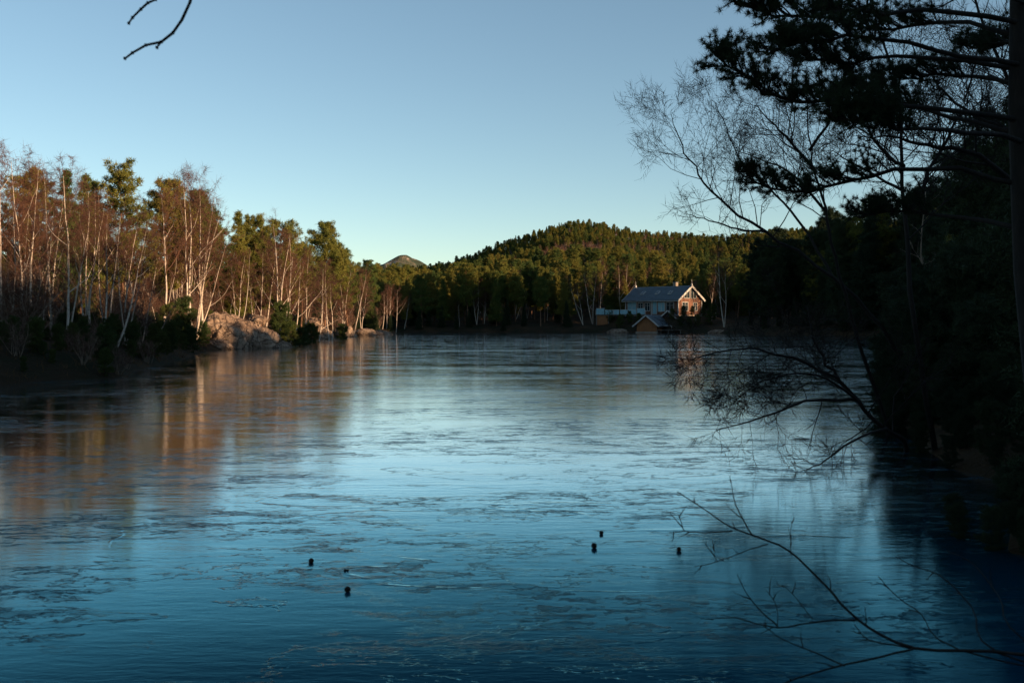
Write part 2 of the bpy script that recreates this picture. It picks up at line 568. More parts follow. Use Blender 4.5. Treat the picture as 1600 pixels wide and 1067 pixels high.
def make_birch(seed, H=10.0, trunk_mat=None, twig_mat=None, forks=1, lean=0.05, low=0.32, dens=1.0, tw=0.014, rad=0.095, spread=0.75):
    g = np.random.default_rng(seed)
    T = MB(); W = MB()
    stems = []
    for k in range(forks):
        a = g.random() * 6.28 + k * 6.28 / forks
        l0 = lean + (0.10 + 0.12 * g.random() if forks > 1 else 0)
        HH = H * (1 - 0.18 * k * g.random())
        pts = curve_pts((0, 0, -0.3), (math.cos(a) * l0, math.sin(a) * l0, 1), HH + 0.3, 11, 0.045, g, 0.03)
        rr = [rad * (0.85 if k else 1) * (1 - (i / 11) ** 0.9 * 0.93) for i in range(12)]
        T.tube(pts, rr, 6)
        stems.append((pts, rr, HH))
    C = []; D = []
    for pts, rr, HH in stems:
        nl = int(24 * dens)
        for j in range(nl):
            f = low + (0.97 - low) * (j + g.random()) / nl
            x = f * 11; i = min(int(x), 10); p = pts[i].lerp(pts[i + 1], x - i)
            a = g.random() * 6.283
            up = 0.7 + 0.9 * f
            L = HH * (0.10 + 0.26 * (1 - f) ** 0.7) * (0.7 + 0.6 * g.random()) * spread / 0.75
            d = Vector((math.cos(a), math.sin(a), up))
            lp = curve_pts(p, d, L, 5, 0.13, g, 0.05)
            r0 = min(rr[i] * 0.55, 0.035)
            (T if (j % 5 == 0 and j < nl * .6) else W).tube(lp, [r0 * (1 - k / 5 * 0.8) for k in range(6)], 4)
            ns = max(4, int(7 * dens))
            for q in range(ns):
                ff = 0.25 + 0.75 * (q + g.random()) / ns
                xx = ff * 5; ii = min(int(xx), 4); pp = lp[ii].lerp(lp[ii + 1], xx - ii)
                dd = (lp[ii + 1] - lp[ii]).normalized() + Vector(g.normal(size=3)) * 0.6
                l2 = L * 0.38 * (1.15 - ff * 0.6)
                sp = curve_pts(pp, dd, l2, 3, 0.2, g, 0.0)
                W.tube(sp, [r0 * 0.32, r0 * 0.25, r0 * 0.18, r0 * 0.1], 3)
                for k in range(1, 4):
                    C.append(sp[k]); D.append((sp[k] - sp[k - 1]).normalized())
                    C.append((sp[k] + sp[k - 1]) / 2); D.append((sp[k] - sp[k - 1]).normalized())
    if len(C) == 0: C = [Vector((0, 0, 1))]; D = [Vector((0, 0, 1))]
    W.tris(spikes(np.array(C), np.array(D), 3, 0.42 * H / 10, tw, 0.5, g, 0.03, 0.25))
    tip = stems[0][0][-1] if forks == 1 else sum((q[0][-1] for q in stems), Vector()) / forks
    for mb in (T, W):
        for a in mb.v:
            a[:, 0] -= tip.x * a[:, 2] / tip.z; a[:, 1] -= tip.y * a[:, 2] / tip.z
    return T.mesh('trunk', trunk_mat or M_birch, True), W.mesh('crown', twig_mat or M_twig)


def make_shrub(seed, H=3.2, m1=None, m2=None, tw=0.013):
    g = np.random.default_rng(seed)
    T = MB(); C = []; D = []
    for s in range(11):
        a = g.random() * 6.283; ln = 0.15 + 0.5 * g.random()
        pts = curve_pts((g.normal() * 0.2, g.normal() * 0.2, -0.2), (math.cos(a) * ln, math.sin(a) * ln, 1), H * (0.6 + 0.4 * g.random()), 6, 0.1, g, 0.02)
        T.tube(pts, [0.028 * (1 - i / 6 * 0.85) for i in range(7)], 4)
        for j in range(12):
            f = 0.2 + 0.8 * g.random(); x = f * 6; i = min(int(x), 5); p = pts[i].lerp(pts[i + 1], x - i)
            sp = curve_pts(p, Vector((g.normal(), g.normal(), 1.2)), H * 0.22, 3, 0.15, g)
            T.tube(sp, [0.009, 0.007, 0.005, 0.003], 3)
            for k in range(1, 4): C.append(sp[k]); D.append((sp[k] - sp[k - 1]).normalized())
    W = MB(); W.tris(spikes(np.array(C), np.array(D), 5, 0.34 * H / 3.2, tw, 0.5, g, 0.03))
    return T.mesh('stems', m1 or M_greybark, True), W.mesh('twigs', m2 or M_twig)


def make_pine(seed, H=12.0, low=0.4, width=0.2, shape='round', nm=None, bm=None, clump=0.27, nn=26, dens=1.0, nw=0.05, sway=0.03):
    g = np.random.default_rng(seed)
    T = MB(); C = []; D = []
    pts = curve_pts((0, 0, -0.3), (g.normal() * sway, g.normal() * sway, 1), H * 0.985 + 0.3, 10, 0.025, g, 0.03)
    T.tube(pts, [0.15 * H / 12 * (1 - (i / 10) * 0.9) for i in range(11)], 7)
    nwh = int((1 - low) * H / 0.42)
    for j in range(nwh):
        f = low + (1 - low) * (j + 0.3 * g.random()) / nwh
        x = f * 10; i = min(int(x), 9); p = pts[i].lerp(pts[i + 1], x - i)
        t = (f - low) / (1 - low)
        if shape == 'round': wv = math.sqrt(max(0, 1 - (2 * t - 0.75) ** 2 / 1.65)) * (1 if t > 0.1 else 0.6)
        elif shape == 'layer': wv = (0.45 + 0.75 * abs(math.sin(j * 1.3 + seed))) * (1.05 - t * 0.75)
        else: wv = (1 - t) ** 0.8 + 0.06
        k = 5 if shape != 'layer' else 4
        a0 = g.random() * 6.28
        for m in range(k):
            if g.random() < (0.12 if shape != 'cone' else 0.05): continue
            a = a0 + m * 6.283 / k + g.normal() * 0.25
            L = H * width * wv * (0.6 + 0.55 * g.random())
            if L < 0.15: continue
            up = (0.25 + 0.5 * t) if shape != 'cone' else (-0.12 + 0.45 * t)
            lp = curve_pts(p, (math.cos(a), math.sin(a), up), L, 4, 0.12, g, 0.05)
            T.tube(lp, [0.032 * (1 - q / 4 * 0.8) * H / 12 for q in range(5)], 4)
            nc = max(2, int(L / clump * 1.25 * dens))
            for q in range(nc):
                ff = (0.38 if shape != 'cone' else 0.12) + 0.66 * (q + g.random()) / nc
                ff = min(ff, 1.0); xx = ff * 4; ii = min(int(xx), 3)
                pp = lp[ii].lerp(lp[ii + 1], xx - ii)
                side = L * 0.26 * (1.3 - ff)
                for r in range(2):
                    c = pp + Vector((g.normal() * side, g.normal() * side, g.normal() * side * 0.35 + 0.05))
                    C.append(c); D.append(Vector((math.cos(a) * 0.7, math.sin(a) * 0.7, 0.7)))
    for q in range(6):
        C.append(pts[-1] + Vector((g.normal() * .12, g.normal() * .12, -0.12 * q))); D.append(Vector((0, 0, 1)))
    W = MB(); W.tris(spikes(np.array(C), np.array(D), nn, clump, nw, 0.62, g, clump * 0.30))
    return T.mesh('trunk', bm or M_pinebark, True), W.mesh('crown', nm or M_pine)


BIRCH = [make_birch(100 + i, 10.0, forks=f, low=lo, dens=dn) for i, (f, lo, dn) in enumerate(
    [(1, .35, 1), (1, .42, .9), (1, .3, 1.1), (2, .38, .8), (2, .3, .9), (3, .3, .7), (1, .5, .8), (3, .36, .7)])]
SHRUB = [make_shrub(200 + i) for i in range(4)]
PINE = [make_pine(300, low=.42, shape='round'), make_pine(301, low=.35, width=.22, shape='round'), make_pine(302, low=.3, width=.25, shape='layer'),
        make_pine(303, low=.22, width=.17, shape='cone'), make_pine(304, low=.3, width=.2, shape='round', dens=1.15), make_pine(305, low=.15, width=.2, shape='cone')]
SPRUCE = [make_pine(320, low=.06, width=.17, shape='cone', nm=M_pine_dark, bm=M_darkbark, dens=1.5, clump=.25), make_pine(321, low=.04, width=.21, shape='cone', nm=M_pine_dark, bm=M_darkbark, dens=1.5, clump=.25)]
JUNIPER = [make_pine(340 + i, H=4.0, low=.02, width=.33, shape='round', nm=M_juniper, bm=M_darkbark, dens=1.3, clump=.2, nw=.035, nn=26) for i in range(3)]


def place(kind, meshes, loc, top=None, scale=1.0, rz=None, H=10.0, label='', cat='tree', group=None, parts=('trunk', 'crown')):
    o = empty(kind)
    loc = Vector(loc)
    rz = R(0, 6.28) if rz is None else rz
    if top is not None:
        v = Vector(top) - loc
        scale = v.length / H
        q = Vector((0, 0, 1)).rotation_difference(v.normalized())
        o.rotation_euler = (q @ Quaternion((0, 0, 1), rz)).to_euler()
    else:
        o.rotation_euler = (R(-.03, .03), R(-.03, .03), rz)
    o.location = loc
    o.scale = (scale,) * 3
    for nm, me in zip(parts, meshes):
        link(nm, me, o)
    tag(o, label, cat, group)
    return o


# ------------------------------------------------------------------ left bank: single birches read off the photograph
HB = [  # base column, top column, top row, distance, variant, label
    (32, 17, 245, 47, 0, 'tall slender birch with bright speckled trunk at the far left of the left bank'),
    (50, 60, 262, 50, 1, 'slightly crooked birch right beside the tallest birch at the left end'),
    (104, 98, 262, 47, 2, 'straight sunlit birch standing alone between two birch pairs on the left bank'),
    (108, 140, 330, 48, 6, 'thin birch sprouting from the same foot and leaning right of the straight sunlit birch'),
    (4, -2, 280, 44, 6, 'birch cut by the left picture edge on the near bank'),
    (38, 45, 330, 55, 1, 'thin pale birch behind the tallest pair at the left end'),
    (78, 84, 262, 58, 3, 'forked birch with grey twigs rising above the left bank thicket'),
    (140, 163, 325, 52, 1, 'leaning birch with bare lower trunk left of the birch clump'),
    (163, 168, 335, 50, 0, 'middle stem of the birch clump under the broad pine'),
    (168, 188, 340, 53, 6, 'right leaning stem of the birch clump under the broad pine'),
    (182, 232, 345, 51, 2, 'strongly right leaning birch in front of the dark junipers'),
    (195, 215, 350, 56, 1, 'thin birch just right of the birch clump on the left bank'),
    (222, 250, 400, 60, 6, 'short leaning birch among the dark junipers'),
    (255, 252, 300, 68, 1, 'white stemmed birch rising beside the left spruce top'),
    (300, 288, 268, 76, 4, 'tall forked birch with pale grey top twigs left of the rock outcrop'),
    (314, 322, 285, 80, 5, 'many stemmed birch spreading over the rock outcrop'),
    (306, 345, 340, 78, 7, 'low wide birch with crooked stems just above the rock outcrop'),
    (366, 372, 395, 92, 4, 'thin forked birch behind the boulder on the outcrop'),
    (402, 398, 392, 96, 3, 'slim forked birch right of the boulder'),
    (412, 430, 385, 97, 6, 'slim single birch leaning towards the bright three stemmed birch'),
    (437, 440, 346, 93, 5, 'bright white three stemmed birch in the middle of the left shore'),
    (446, 456, 365, 100, 3, 'second stem group close behind the bright three stemmed birch'),
    (455, 470, 402, 104, 1, 'slender birch with purple twigs right of the bright birch'),
    (475, 482, 400, 110, 0, 'reddish twigged birch in the middle of the left shore wood'),
    (495, 505, 418, 118, 2, 'birch with dense red brown twigs above the second rocks'),
    (518, 512, 412, 122, 3, 'forked birch with curved stem above the second rocks'),
    (534, 540, 420, 136, 5, 'broad rounded birch with reddish crown near the point'),
    (552, 572, 425, 150, 6, 'birch leaning out to the right near the end of the left shore'),
    (566, 568, 440, 160, 4, 'small birch behind the shore rocks of the point'),
    (598, 600, 455, 184, 1, 'leftmost thin birch of the row on the point'),
    (604, 605, 450, 187, 0, 'second thin birch of the row on the point'),
    (612, 612, 448, 186, 2, 'third thin birch of the row on the point'),
    (619, 621, 452, 188, 1, 'outermost birch on the tip of the point with white trunk at the water'),
]
for bx, tx, ty, d, v, lb in HB:
    x = (bx - 800) / F * d
    z = gz(x, d)
    place('birch_tree', BIRCH[v], (x, d, z), top=at(tx, ty, d + R(-1, 1)), label=lb, cat='birch')

# far shore birches and bare trees
FB = [
    (632, 640, 460, 214, 1, 'slim bare birch at the dark shore right of the point'),
    (718, 716, 470, 216, 6, 'lone slim birch in the dark shade of the far shore'),
    (745, 742, 437, 216, 3, 'left end of the pale birch clump on the far shore'),
    (757, 760, 432, 218, 5, 'middle of the pale birch clump on the far shore'),
    (772, 778, 436, 217, 4, 'right end of the pale birch clump on the far shore'),
    (806, 815, 425, 222, 7, 'reddish spreading birch lit above the dark far shore'),
    (855, 853, 455, 219, 1, 'thin birch in shade between the lit birches on the far shore'),
    (911, 893, 432, 213, 3, 'pinkish birch leaning left at the water edge left of the house'),
    (926, 922, 425, 216, 4, 'pale birch left of the house with several stems'),
    (938, 942, 425, 218, 1, 'straight grey birch left of the house'),
    (970, 974, 412, 226, 7, 'bright fan shaped bare tree directly left of the house roof'),
    (984, 996, 425, 230, 5, 'wide bare tree behind the left gable of the house'),
    (1132, 1128, 392, 196, 3, 'sunlit pink birch right of the house'),
    (1088, 1083, 440, 203.5, 4, 'grey bare tree standing before the gable of the house'),
    (1112, 1118, 430, 206, 1, 'thin bare tree at the right corner of the house'),
    (1190, 1186, 448, 190, 1, 'grey birch in deep shade on the far right shore'),
]
for bx, tx, ty, d, v, lb in FB:
    x = (bx - 800) / F * d
    place('birch_tree', BIRCH[v], (x, d, gz(x, d)), top=at(tx, ty, d), label=lb, cat='birch')

# named conifers on the skyline of the left shore
HP = [
    (192, 195, 256, 70, 2, 11, 'broad layered pine spreading over the left bank skyline'),
    (262, 262, 283, 82, 4, 11, 'dark pine top above the white stemmed birch'),
    (128, 128, 270, 66, 3, 11, 'narrow dark pine left of the broad layered pine'),
    (98, 98, 262, 64, 3, 11, 'narrow pine top behind the straight sunlit birch'),
    (150, 148, 275, 72, 5, 11, 'pointed pine close left of the broad layered pine'),
    (310, 310, 300, 96, 4, 11, 'dark pine behind the tall forked birch'),
    (368, 368, 328, 100, 3, 11, 'slim dark pine behind the rock outcrop'),
    (391, 391, 342, 104, 0, 11, 'first small pine top left of the bright birch'),
    (432, 434, 346, 108, 1, 11, 'pine top right behind the bright birch'),
    (408, 409, 366, 112, 4, 11, 'low pine between two slim birches'),
    (508, 509, 349, 132, 4, 11, 'tall bushy pine sticking out of the left shore skyline'),
    (545, 545, 385, 150, 1, 11, 'rounded pine sloping down right of the tall bushy pine'),
    (470, 470, 385, 125, 0, 11, 'pine hidden behind reddish birches'),
    (572, 573, 408, 175, 4, 11, 'olive pine at the end of the left shore wood'),
    (20, 22, 268, 72, 1, 11, 'dark pine crown behind the tallest birch'),
    (340, 340, 322, 98, 1, 11, 'brownish pine behind the low wide birch'),
]
for bx, tx, ty, d, v, hh, lb in HP:
    x = (bx - 800) / F * d
    place('pine_tree', PINE[v], (x, d, gz(x, d)), top=at(tx, ty, d), H=12.0, label=lb, cat='pine')

# ------------------------------------------------------------------ wood filling the left bank
def sun_gap(x, y):
    """strip kept free of trees so the low sun reaches the gable of the house"""
    u = x * SX + y * SY; q = x * (-SY) + y * SX
    return (q > 196.5) & (q < 208.5) & (u > -67) & (u < 60)


taken = []


def scatter(n, xr, yr, ok, mind):
    out = []
    tries = 0
    while len(out) < n and tries < n * 60:
        tries += 1
        x = R(*xr); y = R(*yr)
        if not ok(x, y): continue
        if any((x - a) ** 2 + (y - b) ** 2 < mind * mind for a, b in out): continue
        out.append((x, y))
    return out


def sd1(x, y): return float(lake_sd(np.array([x]), np.array([y]))[0])


def left_land(lo, hi):
    def f(x, y):
        if x > -10 or y < 24 or x < -0.56 * y - 6: return False
        s = sd1(x, y)
        return lo < s < hi
    return f


for x, y in scatter(100, (-75, -15), (36, 215), left_land(5, 34), 2.6):
    sec = 'left of the rock outcrop' if y < 78 else ('between the rock outcrop and the second rocks' if y < 125 else 'beyond the second rocks towards the point')
    place('birch_tree', BIRCH[random.randrange(8)], (x, y, gz(x, y)), scale=R(.72, 1.0), label='bare reddish brown birch in the thicket ' + sec, cat='birch', group='thicket birches ' + sec)
for x, y in scatter(50, (-85, -15), (46, 230), left_land(16, 52), 3.4):
    place('pine_tree', PINE[random.randrange(6)], (x, y, gz(x, y)), scale=R(.55, .78), label='olive pine half hidden behind the birches ' + ('left of the rock outcrop' if y < 80 else 'right of the rock outcrop'), cat='pine', group='pines behind the birches ' + ('left of the rock outcrop' if y < 80 else 'right of the rock outcrop'))
THIN = [make_birch(150 + i, 10.0, forks=1 + (i == 3), low=.5, dens=.55, spread=.45, rad=.062) for i in range(4)]
for x, y in scatter(30, (-60, -18), (38, 100), left_land(1.5, 13), 1.3):
    sec = 'left of the rock outcrop' if y < 78 else 'right of the rock outcrop'
    b0 = Vector((x, y, gz(x, y)))
    place('birch_tree', THIN[random.randrange(4)], b0, top=b0 + Vector((R(-.3, .9), R(-.4, .4), R(6.0, 8.6))), label='thin straight birch pole among others near the water ' + sec, cat='birch', group='thin birch poles ' + sec)
for x, y in scatter(190, (-70, -15), (34, 200), left_land(2.0, 20), 1.5):
    place('bare_shrub', SHRUB[random.randrange(4)], (x, y, gz(x, y)), scale=R(.7, 1.5), label='leafless red brown shrub in the undergrowth ' + ('left of the rock outcrop' if y < 80 else 'right of the rock outcrop'), cat='shrub', group='bare shrubs ' + ('left of the rock outcrop' if y < 80 else 'right of the rock outcrop'), parts=('stems', 'twigs'))
for x, y in scatter(85, (-60, -14), (33, 88), left_land(0.3, 8), 1.0):
    place('juniper', JUNIPER[random.randrange(3)], (x, y, gz(x, y)), scale=R(.18, .44), label='dark juniper bush at the shaded foot of the left bank', cat='bush', group='dark junipers on the left bank')
for x, y in scatter(60, (-30, -14), (33, 52), lambda x, y: x / y > -.56 and .15 < sd1(x, y) < 9, .7):
    if random.random() < .55:
        place('juniper', JUNIPER[random.randrange(3)], (x, y, gz(x, y)), scale=R(.12, .26), label='low dark heath bush on the shaded bank at the left picture edge', cat='bush', group='low bushes on the bank at the left picture edge')
    else:
        place('bare_shrub', SHRUB[random.randrange(4)], (x, y, gz(x, y)), scale=R(.25, .5), label='knee high bare shrub on the shaded bank at the left picture edge', cat='shrub', group='knee high shrubs on the bank at the left picture edge', parts=('stems', 'twigs'))
for bx, by, d, s, lb in [(262, 505, 66, .62, 'large green juniper in the shade left of the rock outcrop'), (284, 520, 70, .8, 'dark juniper touching the left end of the rock outcrop'),
                         (435, 510, 88, .9, 'sunlit green bush at the right end of the rock outcrop'), (452, 520, 92, .8, 'lower green bush at the water right of the rock outcrop'),
                         (470, 525, 100, .8, 'dark bush in the small bay right of the rock outcrop'), (485, 520, 108, .9, 'dark bush on the shore left of the second rocks'),
                         (535, 512, 131, .8, 'dark bush between the rocks near the point'), (578, 500, 168, 1.0, 'yellowish bush near the end of the left shore')]:
    x = (bx - 800) / F * d
    place('juniper', JUNIPER[random.randrange(3)], (x, d, gz(x, d)), scale=s, label=lb, cat='bush')

# ------------------------------------------------------------------ far shore and hill forest
NEARP = scatter(200, (-75, 75), (200, 246), lambda x, y: not sun_gap(x, y) and sd1(x, y) > 2.5 and abs(x) < 0.42 * y + 8 and not (14 < x < 47 and y < 226), 3.1)
NEARP.sort(key=lambda p: p[1])
for x, y in NEARP[:138]:
    sid = 'left' if x < 0 else 'right'
    lab = 'pine in the dense wood behind the far shore left of the house' if x < 24 else 'pine in the dense wood behind and right of the house'
    k = random.randrange(6)
    place('pine_tree', PINE[k], (x, y, gz(x, y)), scale=R(.70, 1.0) + (.1 if x > -12 else 0), label=lab, cat='pine', group='pines left of the house on the far shore' if x < 24 else 'pines round the house on the far shore')

for k, (bx, d, sc, lb) in enumerate([
        (1068, 206, .5, 'dark bush under the right gable of the house'), (1082, 207, .5, 'rounded dark bush in front of the gable wall'), (1098, 208, .5, 'dark bush at the right corner of the house'),
        (1050, 205, .5, 'low bush between the shed and the house front'), (984, 207, .6, 'dark bush in front of the terrace'), (968, 206, .7, 'dark bush under the left end of the terrace'),
        (998, 206, .5, 'low dark bush between terrace and boathouse'), (1064, 202.5, .5, 'low bush on the shore right of the jetty'), (1110, 204, 1.0, 'tall dark bush right of the house'), (1090, 201.5, .6, 'dark bush near the water below the house gable'),
        (952, 211, .9, 'tall bush left of the terrace'), (1078, 201, .5, 'small bush at the water below the gable')]):
    x = (bx - 800) / F * d
    place('juniper', JUNIPER[k % 3], (x, d, gz(x, d)), scale=sc, label=lb, cat='bush')

# dense undergrowth line on the far shore, individually placed
for x, y in scatter(70, (-60, 62), (140, 222), lambda x, y: not sun_gap(x, y) and 0.6 < sd1(x, y) < 9 and y > 130 and x > -52 and not (14 < x < 46 and y < 226), 2.2):
    place('spruce_tree', SPRUCE[random.randrange(2)], (x, y, gz(x, y)), scale=R(.28, .55), label='small dark spruce in deep shade along the far shore', cat='spruce', group='dark spruces along the far shore')


def wood(name, pts, scales, sources, kind='stuff'):
    """points mesh whose geometry-node modifier stands a tree on every point"""
    me = bpy.data.meshes.new(name)
    me.from_pydata([tuple(p) for p in pts], [], [])
    a = me.attributes.new('sc', 'FLOAT', 'POINT'); a.data.foreach_set('value', list(map(float, scales)))
    o = link(name, me)
    ng = bpy.data.node_groups.new(name, 'GeometryNodeTree')
    ng.interface.new_socket('Geometry', in_out='INPUT', socket_type='NodeSocketGeometry')
    ng.interface.new_socket('Geometry', in_out='OUTPUT', socket_type='NodeSocketGeometry')
    N = ng.nodes; L = ng.links
    gi = N.new('NodeGroupInput'); go = N.new('NodeGroupOutput')
    ins = N.new('GeometryNodeInstanceOnPoints')
    jn = N.new('GeometryNodeJoinGeometry')
    for s in sources:
        oi = N.new('GeometryNodeObjectInfo'); oi.inputs['Object'].default_value = s[0]; oi.inputs['As Instance'].default_value = False
        j2 = N.new('GeometryNodeJoinGeometry'); L.new(oi.outputs['Geometry'], j2.inputs[0])
        for extra in s[1:]:
            o2 = N.new('GeometryNodeObjectInfo'); o2.inputs['Object'].default_value = extra; o2.inputs['As Instance'].default_value = False
            L.new(o2.outputs['Geometry'], j2.inputs[0])
        ti = N.new('GeometryNodeGeometryToInstance'); L.new(j2.outputs[0], ti.inputs[0]); L.new(ti.outputs[0], jn.inputs[0])
    L.new(gi.outputs[0], ins.inputs['Points']); L.new(jn.outputs[0], ins.inputs['Instance'])
    ins.inputs['Pick Instance'].default_value = True
    rv = N.new('FunctionNodeRandomValue'); rv.data_type = 'INT'
    for sk in rv.inputs:
        if sk.name == 'Min' and sk.type == 'INT': sk.default_value = 0
        if sk.name == 'Max' and sk.type == 'INT': sk.default_value = len(sources) - 1
    L.new([q for q in rv.outputs if q.type == 'INT'][0], ins.inputs['Instance Index'])
    rr = N.new('FunctionNodeRandomValue'); rr.data_type = 'FLOAT_VECTOR'
    rr.inputs[0].default_value = (-.08, -.08, 0); rr.inputs[1].default_value = (.08, .08, 6.28)
    L.new(rr.outputs[0], ins.inputs['Rotation'])
    na = N.new('GeometryNodeInputNamedAttribute'); na.data_type = 'FLOAT'; na.inputs['Name'].default_value = 'sc'
    L.new([q for q in na.outputs if q.enabled and q.name == 'Attribute'][0], ins.inputs['Scale'])
    L.new(ins.outputs[0], go.inputs[0])
    md = o.modifiers.new('trees', 'NODES'); md.node_group = ng
    tag(o, kind=kind)
    return o


def src(mesh):
    for o in COL.objects:
        if o.data is mesh: return o


PS = [(src(m[1]), src(m[0])) for m in PINE]
BS = [(src(BIRCH[i][1]), src(BIRCH[i][0])) for i in (0, 2, 3, 5)]


def cloud(n, xr, yr, ok, jit=0):
    x = rng.uniform(*xr, n); y = rng.uniform(*yr, n)
    k = ok(x, y); x = x[k]; y = y[k]
    z = ground_z(x, y)
    return np.stack([x, y, z - 0.1], -1)


def grid_cloud(x0, x1, y0, y1, step, ok):
    gx, gy = np.meshgrid(np.arange(x0, x1, step), np.arange(y0, y1, step))
    gx = (gx + rng.uniform(-.48, .48, gx.shape) * step).ravel(); gy = (gy + rng.uniform(-.48, .48, gy.shape) * step).ravel()
    k = ok(gx, gy); gx = gx[k]; gy = gy[k]
    return np.stack([gx, gy, ground_z(gx, gy) - 0.1], -1)


hillp = grid_cloud(-330, 560, 228, 760, 5.2, lambda x, y: (np.abs(x) < 0.60 * y + 20) & (y > 230) & ~sun_gap(x, y) & (np.hypot(x - 33, y - 215) > 17) & (y < 255 + 510))
hf = grid_cloud(-260, 520, 430, 760, 4.6, lambda x, y: (np.abs(x) < 0.60 * y + 20))
hillp = np.concatenate([hillp[hillp[:, 1] < 430], hf])
fade = 1 - 0.36 * sstep(300, 620, hillp[:, 1])
isb = (vnoise(hillp[:, 0], hillp[:, 1], 40, 8) > 0.80) | (rng.random(len(hillp)) < 0.13)
wo1 = wood('hill_forest', hillp[~isb], (0.52 + 0.58 * rng.random((~isb).sum()) ** 1.4) * fade[~isb], PS)
tag(wo1, 'dense green and olive pine forest covering the hill behind the lake', 'forest', kind='stuff')
wo2 = wood('hill_birch_wood', hillp[isb], rng.uniform(.6, .95, isb.sum()) * fade[isb], BS)
tag(wo2, 'patches of reddish bare birches in the forest on the hill', 'forest', kind='stuff')

# the wooded ridge and bank on the right
ridgep = grid_cloud(0, 330, -150, 260, 5.0, lambda x, y: ~sun_gap(x, y) & (lake_sd(x, y) > 14) & (x > 0.40 * np.maximum(y, 0) + 9) & (y < 250) & ((x * x + y * y) > 900) & (x * SX + y * SY < 130))
wr = wood('ridge_forest', ridgep, rng.uniform(.6, .85, len(ridgep)), PS)
tag(wr, 'dark pine forest on the rising ground behind the right bank', 'forest', kind='stuff')

# far left and behind-left woods beyond the left bank
leftp = grid_cloud(-300, -20, 60, 300, 5.5, lambda x, y: (lake_sd(x, y) > 36) & (x < -12))
wl = wood('inland_forest', leftp, rng.uniform(.6, .85, len(leftp)), PS)
tag(wl, 'pine forest inland behind the left bank', 'forest', kind='stuff')


# tall trees on the right shores, with shade put into needle and bark colour
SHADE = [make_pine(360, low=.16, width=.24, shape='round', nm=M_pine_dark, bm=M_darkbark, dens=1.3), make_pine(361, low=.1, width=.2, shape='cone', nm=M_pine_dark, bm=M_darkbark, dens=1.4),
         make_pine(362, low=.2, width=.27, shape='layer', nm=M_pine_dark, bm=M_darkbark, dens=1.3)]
for k, (x, y) in enumerate(scatter(62, (34, 84), (92, 192), lambda x, y: not sun_gap(x, y) and 1.5 < sd1(x, y) < 22 and x / y > .215 and (y < 150 or x / y > .24), 3.0)):
    pxx = 800 + x / y * F
    row = 366 - 60 * min(max((pxx - 1150) / 300, 0), 1) + R(-8, 34)
    sec = 'at the far right end of the lake' if y > 135 else 'where the right bank bends back'
    place('pine_tree', SHADE[k % 3], (x, y, gz(x, y)), top=Vector((x, y, max(EYE + (HY - row) / F * y, gz(x, y) + 6))), H=12.0, label='tall shaded dark pine ' + sec, cat='pine', group='tall dark pines ' + sec)
for k, (x, y) in enumerate(scatter(46, (18, 54), (48, 98), lambda x, y: 1.0 < sd1(x, y) < 12 and x / y < .54, 2.1)):
    pxx = 800 + x / y * F
    row = 335 - 95 * min(max((pxx - 1400) / 140, 0), 1) + R(-8, 50)
    place('pine_tree', SHADE[k % 3], (x, y, gz(x, y)), top=Vector((x, y, max(min(EYE + (HY - row) / F * y, 8.8 if 50 < x * .5 + y * .866 < 73 else 12.0), gz(x, y) + 3.5))), H=12.0, label='dark pine near the water along the middle of the right bank', cat='pine', group='dark pines along the middle of the right bank')


for px, row, d, k, lb in [(1275, 396, 178, 1, 'pine with a sunlit crown just right of the leaning bare tree'), 
                          (1372, 312, 164, 0, 'highest lit pine above the dark trees of the right bank'), (1335, 340, 170, 4, 'lit pine left of the highest one on the right bank'),
                          ]:
    x = (px - 800) / F * d
    place('pine_tree', PINE[k], (x, d, gz(x, d)), top=at(px, row, d), H=12.0, label=lb, cat='pine')


# ------------------------------------------------------------------ rocks
def rock(name, cx, cy, sx, sy, sz, seed, label, rz=0.0, z=None, sub=5, cat='rock', amp=0.28):
    import bmesh
    bm = bmesh.new()
    bmesh.ops.create_icosphere(bm, subdivisions=sub, radius=1)
    for v in bm.verts:
        p = v.co.copy()
        o = Vector((seed * 3.1, seed * 1.7, seed))
        n = 0
        a = 1.0; f = 1.1
        n += (mnoise.noise(p * f + o)) * 0.9
        c = mnoise.voronoi(p * 1.7 + o)[0]
        n += (c[1] - c[0]) * 0.75
        c = mnoise.voronoi(p * 4.3 + o)[0]
        n += (c[1] - c[0]) * 0.28
        n += mnoise.fractal(p * 6 + o, 1.0, 2.0, 4) * 0.12
        q = p * (1 + n * amp - 0.12)
        q.z = max(q.z, -0.45)
        v.co = Vector((q.x * sx, q.y * sy, q.z * sz))
    me = bpy.data.meshes.new(name); bm.to_mesh(me); bm.free()
    me.materials.append(M_rock)
    o = link(name, me)
    o.location = (cx, cy, (gz(cx, cy) if z is None else z)); o.rotation_euler = (0, 0, rz)
    return tag(o, label, cat)


